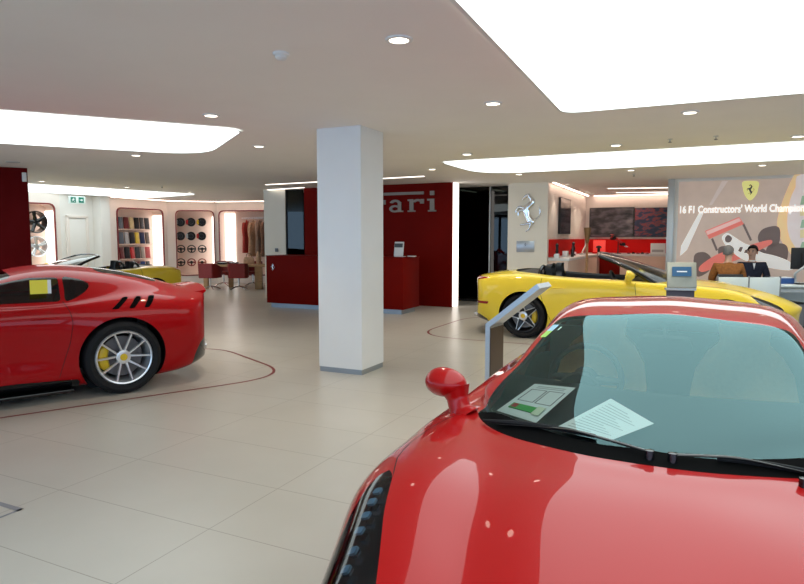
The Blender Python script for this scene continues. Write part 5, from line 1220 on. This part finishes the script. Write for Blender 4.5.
t = thing('display_easel', 'slanted pale display bar before the red panel at the alcove corner', 'display', *[(0, 0, 0)]); p, r = on(WA, 577, .22); t.location = p; t.rotation_euler = (0, 0, r)
obj('bar', add_tube(BM(), [(-.55, 0, .04), (.35, 0, .36)], .022, 8), M['light_grey'], t); obj('foot', add_box(BM(), (-.5, 0, .012), (.16, .12, .024), 0, .004), M['light_grey'], t); obj('dial', add_lathe(BM(), [(.06, -.03), (.06, .0), (0, .0)], 16, 'Y', (.25, 0, .25)), M['paper'], t); obj('prop', add_cyl(BM(), (.25, 0, .0), (.25, 0, .27), .012, None, 8), M['light_grey'], t)
# backlit red box with a dark cap in it
p, r = on(WB, 600, .22); t = thing('display_case', 'glowing red display case with a dark cap on the back counter', 'display case', p, r)
obj('case', add_box(BM(), (0, .06, .19), (.34, .04, .38), 0, .004), mat('glowing_red', (.7, .05, .04), .4, emit=(1, .08, .06), es=.5), t); obj('shelf', add_box(BM(), (0, -.03, .02), (.34, .20, .04)), M['red_shelf'], t)
b = BM(); bmesh.ops.create_uvsphere(b, u_segments=16, v_segments=8, radius=.08)
for v in b.verts: v.co = Vector((v.co.x*1.1, v.co.y-.04, max(v.co.z, 0)*.9+.16))
add_box(b, (0, -.13, .165), (.14, .12, .012), 0, .004); obj('cap', b, M['black_matte'], t); obj('cap_stand', add_cyl(BM(), (0, -.04, .04), (0, -.04, .17), .04, None, 12), M['black_matte'], t)
# red model racing car on a stand
p, r = on(WB, 619, .24); t = thing('model_car', 'red model racing car tilted on a stand on the back counter', 'model car', p, r+rad(25))
mt = Matrix.Translation((0, 0, .36)) @ Matrix.Rotation(rad(32), 4, 'Y'); b = BM(); add_tube(b, [(-.24, 0, 0), (-.08, 0, .02), (.05, 0, .02), (.26, 0, -.01)], [.05, .06, .045, .015], 10, .7); tf(b.verts, mt); obj('chassis', b, M['red_plastic'], t)
for x in (-.17, .15):
    for y in (-.09, .09): b = BM(); add_cyl(b, (x, y-.03, -.01), (x, y+.03, -.01), .05, None, 14); tf(b.verts, mt); obj('wheel', b, M['rubber'], t)
for x, z in ((-.25, .06), (.27, -.01)): b = BM(); add_box(b, (x, 0, z), (.05, .24, .012)); tf(b.verts, mt); obj('wing', b, M['red_plastic'] if x < 0 else M['paper'], t)
obj('stand', add_cyl(BM(), (0, 0, 0), (0, 0, .36), .02, .012, 10), M['black_matte'], t); obj('stand_foot', add_lathe(BM(), [(.09, 0), (.09, .015), (0, .02)], 18), M['black_matte'], t)
for i, px in enumerate((630, 634.5, 639, 643.5, 648)):
    b = BM(); add_box(b, (0, 0, .022), (.10, .045, .028), 0, .01); add_box(b, (-.01, 0, .042), (.05, .038, .022), 0, .008); o = obj('toy_car', b, M['red_plastic'] if i % 2 == 0 else M['black_gloss'])
    for x in (-.032, .032): obj('axle', add_cyl(BM(), (x, -.024, .012), (x, .024, .012), .012, None, 10), M['rubber'], o)
    put(o, WB, px, .30, '%s toy car in the row on the back counter, %s from the left' % ('red' if i % 2 == 0 else 'black', ['first', 'second', 'third', 'fourth', 'fifth'][i]), 'toy car', rad(60)); o['group'] = 'toy cars on the back counter'
b = BM(); add_box(b, (0, 0, .15), (.38, .20, .30), 0, .006); o = obj('carton', b, M['paper']); obj('printed_band', add_box(BM(), (0, -.102, .09), (.30, .004, .07)), M['ink_grey'], o); put(o, WB, 658.5, .22, 'white carton at the right end of the back counter', 'box')
# tall torch lamp
p = at(586.5, 268, Y=15.2); t = thing('torch_lamp', 'tall slim floor lamp with a flared tan head in the alcove', 'lamp', (p.x, p.y, 0))
obj('pole', add_cyl(BM(), (0, 0, .03), (0, 0, 1.45), .028, None, 14), M['wood'], t); obj('foot', add_lathe(BM(), [(.16, 0), (.16, .02), (.03, .04), (0, .04)], 24), M['wood'], t)
obj('flared_head', add_lathe(BM(), [(.03, 1.42), (.05, 1.50), (.085, 1.80), (.075, 1.80), (.04, 1.52), (0, 1.5)], 24), mat('bronze', (.30, .20, .09), .4, .5), t)
# yellow notice behind the side window of the red coupe
yn = bpy.data.objects['sports_car.001'] if 'sports_car.001' in bpy.data.objects else None
b = BM(); add_box(b, (0, 0, 0), (.15, .003, .13), 0, 0); o = obj('notice_card', b, mat('yellow_notice', (.75, .65, .06), .6, emit=(.7, .6, .05), es=.12)); obj('white_margin', add_box(BM(), (-.085, 0, 0), (.03, .004, .13)), M['paper'], o)  # card emits faintly, its brightness put into the material
o.location = at(39, 287, Y=5.86); o.rotation_euler = (0, 0, rad(217.5)); tag(o, 'yellow card standing behind the side window of the left red coupe', 'card')
# ------------------------------------------------------------------ the mural
um0 = .20; mt = WM.m(0, 0, .012); MW = WM.L-.35
def mu(px, py): return WM.hit(px, py)
ztop = HC-.06; t = thing('wall_mural', 'large racing mural with a yellow shield, along the right wall', 'mural', WM.p(um0, 0, .0), WM.rz)
def mpoly(name, pts, m, lay, px=True):
    b = BM(); P = [mu(*p_) for p_ in pts] if px else pts
    mm = frame((-um0, -.004-.0016*lay, 0), (1, 0, 0), (0, 0, 1)); vs = [b.verts.new(mm @ Vector((u, z, 0))) for u, z in P]; b.faces.new(vs); bmesh.ops.triangulate(b, faces=b.faces[:])
    if b.faces[:][0].normal.y > 0: bmesh.ops.reverse_faces(b, faces=b.faces[:])
    me = bpy.data.meshes.new(name); b.to_mesh(me); b.free(); return new_obj(name, me, m, t)
print_ = lambda n, c: noisy(mat(n, c, .5, emit=c, es=.30), tuple(x*.93 for x in c), tuple(min(1, x*1.07) for x in c), 3, 3)  # prints emit some of their own colour to brighten the mural
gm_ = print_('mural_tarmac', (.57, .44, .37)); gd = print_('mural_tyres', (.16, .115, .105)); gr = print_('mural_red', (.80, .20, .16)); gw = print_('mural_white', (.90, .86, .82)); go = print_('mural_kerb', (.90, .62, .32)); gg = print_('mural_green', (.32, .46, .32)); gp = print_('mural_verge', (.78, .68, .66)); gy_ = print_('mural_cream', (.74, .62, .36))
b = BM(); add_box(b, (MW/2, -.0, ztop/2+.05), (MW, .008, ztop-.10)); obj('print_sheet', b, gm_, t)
sm2 = lambda pts: smooth2(pts, 4)
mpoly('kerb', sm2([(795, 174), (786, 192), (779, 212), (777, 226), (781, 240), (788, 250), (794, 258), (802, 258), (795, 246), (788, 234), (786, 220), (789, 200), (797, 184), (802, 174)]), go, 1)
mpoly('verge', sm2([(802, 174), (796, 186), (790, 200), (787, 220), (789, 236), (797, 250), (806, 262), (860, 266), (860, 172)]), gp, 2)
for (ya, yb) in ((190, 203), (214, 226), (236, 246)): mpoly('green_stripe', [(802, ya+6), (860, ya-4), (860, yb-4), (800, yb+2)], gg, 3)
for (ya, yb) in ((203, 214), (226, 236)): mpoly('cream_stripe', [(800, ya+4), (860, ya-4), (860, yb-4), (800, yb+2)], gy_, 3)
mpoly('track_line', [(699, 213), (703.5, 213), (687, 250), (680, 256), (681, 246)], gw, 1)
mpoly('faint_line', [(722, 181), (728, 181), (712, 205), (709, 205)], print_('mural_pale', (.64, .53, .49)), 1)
# the racing car of the mural
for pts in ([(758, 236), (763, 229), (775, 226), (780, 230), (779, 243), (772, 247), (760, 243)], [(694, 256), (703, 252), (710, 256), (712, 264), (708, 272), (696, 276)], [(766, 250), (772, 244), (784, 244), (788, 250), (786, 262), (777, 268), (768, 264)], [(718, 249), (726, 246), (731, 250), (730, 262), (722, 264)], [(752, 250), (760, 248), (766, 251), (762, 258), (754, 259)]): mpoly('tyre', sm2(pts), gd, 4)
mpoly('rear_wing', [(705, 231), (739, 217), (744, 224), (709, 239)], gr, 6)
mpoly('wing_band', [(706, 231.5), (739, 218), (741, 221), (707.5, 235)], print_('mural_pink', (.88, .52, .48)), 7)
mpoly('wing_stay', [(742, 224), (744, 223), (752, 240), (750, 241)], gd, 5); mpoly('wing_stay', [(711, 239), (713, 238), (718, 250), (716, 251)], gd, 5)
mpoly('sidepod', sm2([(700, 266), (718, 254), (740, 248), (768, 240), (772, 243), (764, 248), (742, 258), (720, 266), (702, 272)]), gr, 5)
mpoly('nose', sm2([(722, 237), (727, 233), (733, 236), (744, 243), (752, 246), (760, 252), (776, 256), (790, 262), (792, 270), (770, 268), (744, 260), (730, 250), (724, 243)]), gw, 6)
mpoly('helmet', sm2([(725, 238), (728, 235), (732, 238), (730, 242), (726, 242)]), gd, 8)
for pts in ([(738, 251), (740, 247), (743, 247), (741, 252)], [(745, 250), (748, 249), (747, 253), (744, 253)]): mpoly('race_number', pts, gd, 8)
# shield and lettering
sh = [(742.5, 182), (750.5, 181), (758.5, 182), (758, 189), (756, 195), (750, 200.5), (745, 195.5), (743, 189)]
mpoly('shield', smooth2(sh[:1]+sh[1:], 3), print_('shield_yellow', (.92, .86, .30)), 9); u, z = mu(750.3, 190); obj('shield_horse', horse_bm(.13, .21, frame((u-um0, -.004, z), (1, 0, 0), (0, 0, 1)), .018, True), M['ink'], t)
u0, z0 = mu(680, 213.2); u1, _ = mu(822, 208); _, z1 = mu(680, 206.2)
text_obj('lettering', "16 F1 Constructors' World Championships", (z1-z0)*1.42, frame((u0-um0, -.022, z0), (1, 0, 0), (0, 0, 1)), mat('white_lettering', (.92, .91, .88), .5, emit=(.95, .94, .9), es=.75), t, .001, u1-u0, .004)  # letters emit too, so they read whiter than the print

# ------------------------------------------------------------------ desks in front of the mural
DY = 10.3
def dpt(px, Y, z=0): return V2((px-402)/FPX*Y*1.0037, Y, z)
M['desk_white'] = mat('white_desk_panel', (.74, .80, .80), .4)
t = thing('office_desk', 'white desk with two upright privacy panels, before the seated people', 'desk', dpt(717, DY), rad(-6))
obj('desktop', add_box(BM(), (.47, .40, .735), (.98, .80, .03), 0, .004), M['desk_white'], t)
for x in (.235, .725): obj('privacy_panel', add_box(BM(), (x, -.02, .66), (.47, .03, .50), 0, .006), M['desk_white'], t)
for x in (-.005, .48, .965): obj('panel_post', add_box(BM(), (x, -.02, .47), (.02, .035, .92), 0, .004), M['grey_plastic'], t)
for x in (.03, .91):
    for y in (.05, .75): obj('leg', add_cyl(BM(), (x, y, 0), (x, y, .72), .02, None, 10), M['light_grey'], t)
t = thing('office_desk', 'pale blue-grey desk with open legs and a monitor, at the right edge', 'desk', dpt(776, 10.6), rad(-6))
obj('desktop', add_box(BM(), (.75, .40, .735), (1.5, .80, .03), 0, .004), M['desk_white'], t)
for x in (.05, .62, 1.45):
    for y in (.06, .74): obj('leg', add_box(BM(), (x, y, .36), (.04, .04, .72), 0, .004), M['light_grey'], t)
obj('cross_bar', add_box(BM(), (.75, .06, .66), (1.4, .03, .06)), M['light_grey'], t); obj('modesty_panel', add_box(BM(), (.75, .72, .48), (1.4, .02, .42)), M['desk_white'], t)
dz = .751
b = BM(); add_box(b, (0, 0, .05), (.34, .26, .10), 0, .01); o = obj('document_tray', b, mat('blue_box', (.03, .09, .28), .5)); o.location = dpt(780, 11.05, dz); o.rotation_euler = (0, 0, rad(-6)); tag(o, 'blue box of papers on the desk left of the monitor', 'box'); obj('papers', add_box(BM(), (0, 0, .104), (.28, .2, .02)), M['paper'], o)
t = thing('monitor', 'black computer monitor seen from behind, at the right edge', 'monitor', dpt(800, 11.05, dz), rad(-6))
obj('screen_housing', add_box(BM(), (.14, .02, .44), (.62, .04, .38), 0, .012), M['black_matte'], t); obj('rear_cover', add_box(BM(), (.14, -.02, .44), (.30, .05, .20), 0, .02), M['black_matte'], t)
b = BM(); add_tube(b, [(.10, -.06, .46), (.0, -.10, .30), (-.14, -.08, .18)], [.022, .02, .02], 8); add_cyl(b, (-.14, -.08, .18), (-.10, -.02, .02), .022, None, 8); obj('monitor_arm', b, M['light_grey'], t); obj('arm_clamp', add_box(BM(), (-.10, -.02, .012), (.12, .10, .024), 0, .004), M['light_grey'], t)
b = BM(); add_box(b, (0, 0, .011), (.42, .15, .018), 0, .005); o = obj('keyboard', b, M['black_matte']); o.location = dpt(808, 10.8, dz); o.rotation_euler = (0, 0, rad(-6)); tag(o, 'black keyboard on the desk at the right edge', 'keyboard')
b = BM(); add_box(b, (0, 0, .22), (.22, .45, .44), 0, .01); o = obj('computer_case', b, M['black_matte']); o.location = dpt(792, 10.95, .0); tag(o, 'black computer case under the right desk', 'computer'); obj('front_panel', add_box(BM(), (0, -.228, .22), (.18, .006, .38)), M['grey_plastic'], o)
def stool(label, loc, rz, h):
    t = thing('office_chair', label, 'chair', loc, rz); obj('seat', add_box(BM(), (0, 0, h-.04), (.46, .44, .08), 0, .03, 0, 0, 3), M['black_leather'], t); obj('backrest', add_box(BM(), (0, -.21, h+.20), (.42, .05, .34), 0, .02, rad(-6), 0, 3), M['black_leather'], t)
    obj('stem', add_cyl(BM(), (0, 0, .06), (0, 0, h-.07), .03, None, 12), M['chrome'], t); obj('foot_disc', add_lathe(BM(), [(.24, 0), (.24, .012), (.04, .05), (0, .05)], 28), M['chrome'], t); return t
# ------------------------------------------------------------------ people
def skin_mesh(name, verts, edges, radii, m, parent, sub=2, root=0):
    me = bpy.data.meshes.new(name); me.from_pydata([tuple(v) for v in verts], edges, []); o = bpy.data.objects.new('tmp_skin', me); COL.objects.link(o)
    sk = o.modifiers.new('s', 'SKIN'); sk.use_smooth_shade = True; ss = o.modifiers.new('u', 'SUBSURF'); ss.levels = ss.render_levels = sub
    for i, r in enumerate(radii): d = me.skin_vertices[0].data[i]; d.radius = (r, r) if not isinstance(r, tuple) else r; d.use_root = (i == root)
    bpy.context.view_layer.update(); me2 = bpy.data.meshes.new_from_object(o.evaluated_get(bpy.context.evaluated_depsgraph_get())); bpy.data.objects.remove(o); bpy.data.meshes.remove(me)
    for p_ in me2.polygons: p_.use_smooth = True
    me2.name = name; return new_obj(name, me2, m, parent)
def person(label, loc, rz, h, skin_c, hair_c, top_m, trouser_m, lean, head_yaw, collar=None, arms=((.25, .30), (.25, .30))):
    """seated figure; local +y is the way it faces, seat height h"""
    t = thing('person', label, 'person', loc, rz); sk = mat('skin', skin_c, .55)
    V_, E_, R_ = [], [], []
    def add(p_, r, par=None):
        V_.append(Vector(p_)); R_.append(r)
        if par is not None: E_.append((par, len(V_)-1))
        return len(V_)-1
    L = lean; hip = add((0, 0, h+.10), .15); sp = add((0, .02+L*.15, h+.26), .135, hip); ch = add((0, .03+L*.30, h+.42), .15, sp); nk0 = add((0, .01+L*.38, h+.545), .085, ch); nk = add((0, .02+L*.42, h+.61), .055, nk0)
    cyw, syw = math.cos(head_yaw), math.sin(head_yaw); hd = Vector((0, .03+L*.46, h+.74)); H_ = lambda x, y, z: hd+Vector((cyw*x-syw*y, syw*x+cyw*y, z))
    jaw = add(H_(0, .02, -.055), .066, nk); mid = add(H_(0, .008, .02), .085, jaw); crown = add(H_(0, -.006, .085), .066, mid)
    hands = []
    for s, (ax, ay) in zip((-1, 1), arms):
        sh_ = add((s*.17, .02+L*.34, h+.50), .075, ch); el = add((s*(.25), .06+L*.3, h+.25), .05, sh_); wr = add((s*ax*.75, .06+ay+L*.3, h+.24), .030, el); pm = add((s*ax*.66, .13+ay+L*.3, h+.235), .032, wr)
        for k, (dx, ln) in enumerate(((-.030, .066), (-.010, .078), (.010, .074), (.028, .058))):
            a = add(V_[pm]+Vector((dx, .045, .002)), .0105, pm); c = add(V_[a]+Vector((dx*.2, ln*.55, -.006)), .0095, a); add(V_[c]+Vector((0, ln*.42, -.02)), .008, c)
        th = add(V_[pm]+Vector((-s*.035, .01, .0)), .012, pm); add(V_[th]+Vector((-s*.022, .035, -.006)), .0095, th)
    for s in (-1, 1):
        th = add((s*.10, .08, h+.085), .095, hip); kn = add((s*.13, .43, h+.05), .065, th); an = add((s*.13, .40, .09), .042, kn); ft = add((s*.14, .50, .05), .045, an); add((s*.14, .58, .035), .035, ft)
    body = skin_mesh('body', V_, E_, R_, sk, t)
    # face: nose, brow, ears, eyes, mouth
    b = BM(); bmesh.ops.create_uvsphere(b, u_segments=14, v_segments=10, radius=1); tf(b.verts, Matrix.Translation(H_(0, .094, -.012)) @ Matrix.Rotation(head_yaw, 4, 'Z') @ Matrix.Diagonal((.014, .022, .026, 1))); obj('nose', b, sk, body)
    for s in (-1, 1):
        b = BM(); bmesh.ops.create_uvsphere(b, u_segments=12, v_segments=8, radius=1); tf(b.verts, Matrix.Translation(H_(s*.084, -.005, -.005)) @ Matrix.Rotation(head_yaw, 4, 'Z') @ Matrix.Diagonal((.012, .022, .034, 1))); obj('ear', b, sk, body)
        b = BM(); bmesh.ops.create_uvsphere(b, u_segments=12, v_segments=8, radius=.011); tf(b.verts, Matrix.Translation(H_(s*.033, .076, .012))); obj('eye', b, M['ink'], body)
        b = BM(); add_tube(b, [H_(s*.018, .084, .032), H_(s*.036, .082, .037), H_(s*.054, .070, .031)], [.004, .006, .004], 6); obj('eyebrow', b, mat('brow', hair_c, .8), body)
    b = BM(); add_tube(b, [H_(-.024, .083, -.062), H_(0, .090, -.060), H_(.024, .083, -.062)], [.004, .007, .004], 8, .7); obj('mouth', b, mat('lips', tuple(x*.6 for x in skin_c), .6), body)
    # hair: a cap over crown, back and sides
    b = BM(); bmesh.ops.create_icosphere(b, subdivisions=4, radius=1)
    tf(b.verts, Matrix.Translation(H_(0, -.008, .040)) @ Matrix.Rotation(head_yaw, 4, 'Z') @ Matrix.Diagonal((.093, .105, .108, 1)))
    fw = Vector((-syw, cyw, 0)); kill = [v for v in b.verts if (v.co-hd).z < .055+.9*((v.co-hd).dot(fw)-.03) or (v.co-hd).z < -.07]; bmesh.ops.delete(b, geom=kill, context='VERTS')
    obj('hair', b, noisy(mat('hair', hair_c, .8), tuple(x*.7 for x in hair_c), tuple(min(1, x*1.25) for x in hair_c), 120, 2), t, 80)
    # jacket: torso and sleeves a little larger than the body
    Vj, Ej, Rj = [], [], []
    def ad(p_, r, par=None):
        Vj.append(Vector(p_)); Rj.append(r)
        if par is not None: Ej.append((par, len(Vj)-1))
        return len(Vj)-1
    a0 = ad(V_[hip]+Vector((0, 0, -.03)), .178); a1 = ad(V_[sp], .168, a0); a2 = ad(V_[ch], .182, a1); a3 = ad(V_[nk0]+Vector((0, -.005, .0)), .105, a2); ad(V_[nk]+Vector((0, -.012, -.035)), .072, a3)
    k = 8
    for s, (ax, ay) in zip((-1, 1), arms):
        s0 = ad((s*.20, .02+L*.34, h+.485), .095, a2); s1 = ad((s*.265, .06+L*.3, h+.25), .068, s0); ad((s*ax*.78, .035+ay+L*.3, h+.24), .046, s1)
    skin_mesh('jacket', Vj, Ej, Rj, top_m, t)
    if collar: b = BM(); add_lathe(b, [(.062, -.015), (.064, .006), (.056, .014)], 20, 'Z', V_[nk]+Vector((0, .0, -.03))); add_prism(b, [(-.024, 0), (.024, 0), (0, -.12)], frame(V_[ch]+Vector((0, .178, .12)), (-1, 0, 0), (0, 0, 1)), .006); obj('shirt_collar', b, collar, t)
    Vt, Et, Rt_ = [], [], []
    def at_(p_, r, par=None):
        Vt.append(Vector(p_)); Rt_.append(r)
        if par is not None: Et.append((par, len(Vt)-1))
        return len(Vt)-1
    h0 = at_(V_[hip]+Vector((0, 0, -.02)), .158)
    for s in (-1, 1): q0 = at_((s*.10, .08, h+.085), .108, h0); q1 = at_((s*.13, .43, h+.05), .078, q0); at_((s*.13, .40, .11), .056, q1)
    skin_mesh('trousers', Vt, Et, Rt_, trouser_m, t)
    for s in (-1, 1): b = BM(); add_box(b, (s*.14, .49, .045), (.10, .27, .09), 0, .035, 0, 0, 3); obj('shoe', b, M['black_leather'], t)
    return t
cl = lambda n, c: noisy(mat(n, c, .85), tuple(x*.8 for x in c), tuple(min(1, x*1.2) for x in c), 30, 3, None, .1)
P1 = dpt(727.5, 11.4); P2 = dpt(750, 12.1)
HS = .535
stool('black office chair under the person in the tan jacket', P1, rad(-18), HS); stool('black office chair under the person in the navy jacket', P2, rad(163), HS)
person('seated person with grey hair and a tan-brown jacket, seen from behind', P1, rad(-18), HS, (.50, .30, .21), (.16, .15, .145), cl('tan_brown_cloth', (.26, .095, .02)), cl('dark_trousers', (.03, .03, .035)), .10, rad(-28))
person('seated person with short black hair and a navy jacket, facing the tan jacket', P2, rad(163), HS, (.52, .30, .22), (.012, .010, .010), cl('navy_cloth', (.012, .016, .035)), cl('charcoal_trousers', (.02, .02, .024)), .06, rad(-32), M['paper'])
# ------------------------------------------------------------------ daylight, exposure
w = bpy.data.worlds.new('daylight'); SC.world = w; w.use_nodes = True
bg = w.node_tree.nodes['Background']; bg.inputs['Color'].default_value = (.46, .71, 1.0, 1); bg.inputs['Strength'].default_value = 2.6
for nm, loc, rot, sx_, sy_ in (('window_portal_back', (0, -4.1, HC/2), (PI/2, 0, PI), 20, HC), ('window_portal_left', (-10.4, 2.5, HC/2), (PI/2, 0, PI/2), 13, HC)):
    l = bpy.data.lights.new(nm, 'AREA'); l.shape = 'RECTANGLE'; l.size = sx_; l.size_y = sy_; l.cycles.is_portal = True
    o = bpy.data.objects.new(nm, l); COL.objects.link(o); o.location = loc; o.rotation_euler = rot
SC.view_settings.view_transform = 'Standard'; SC.view_settings.look = 'None'; SC.view_settings.gamma = 1.0; SC.view_settings.use_curve_mapping = False
SC.view_settings.exposure = 0.04
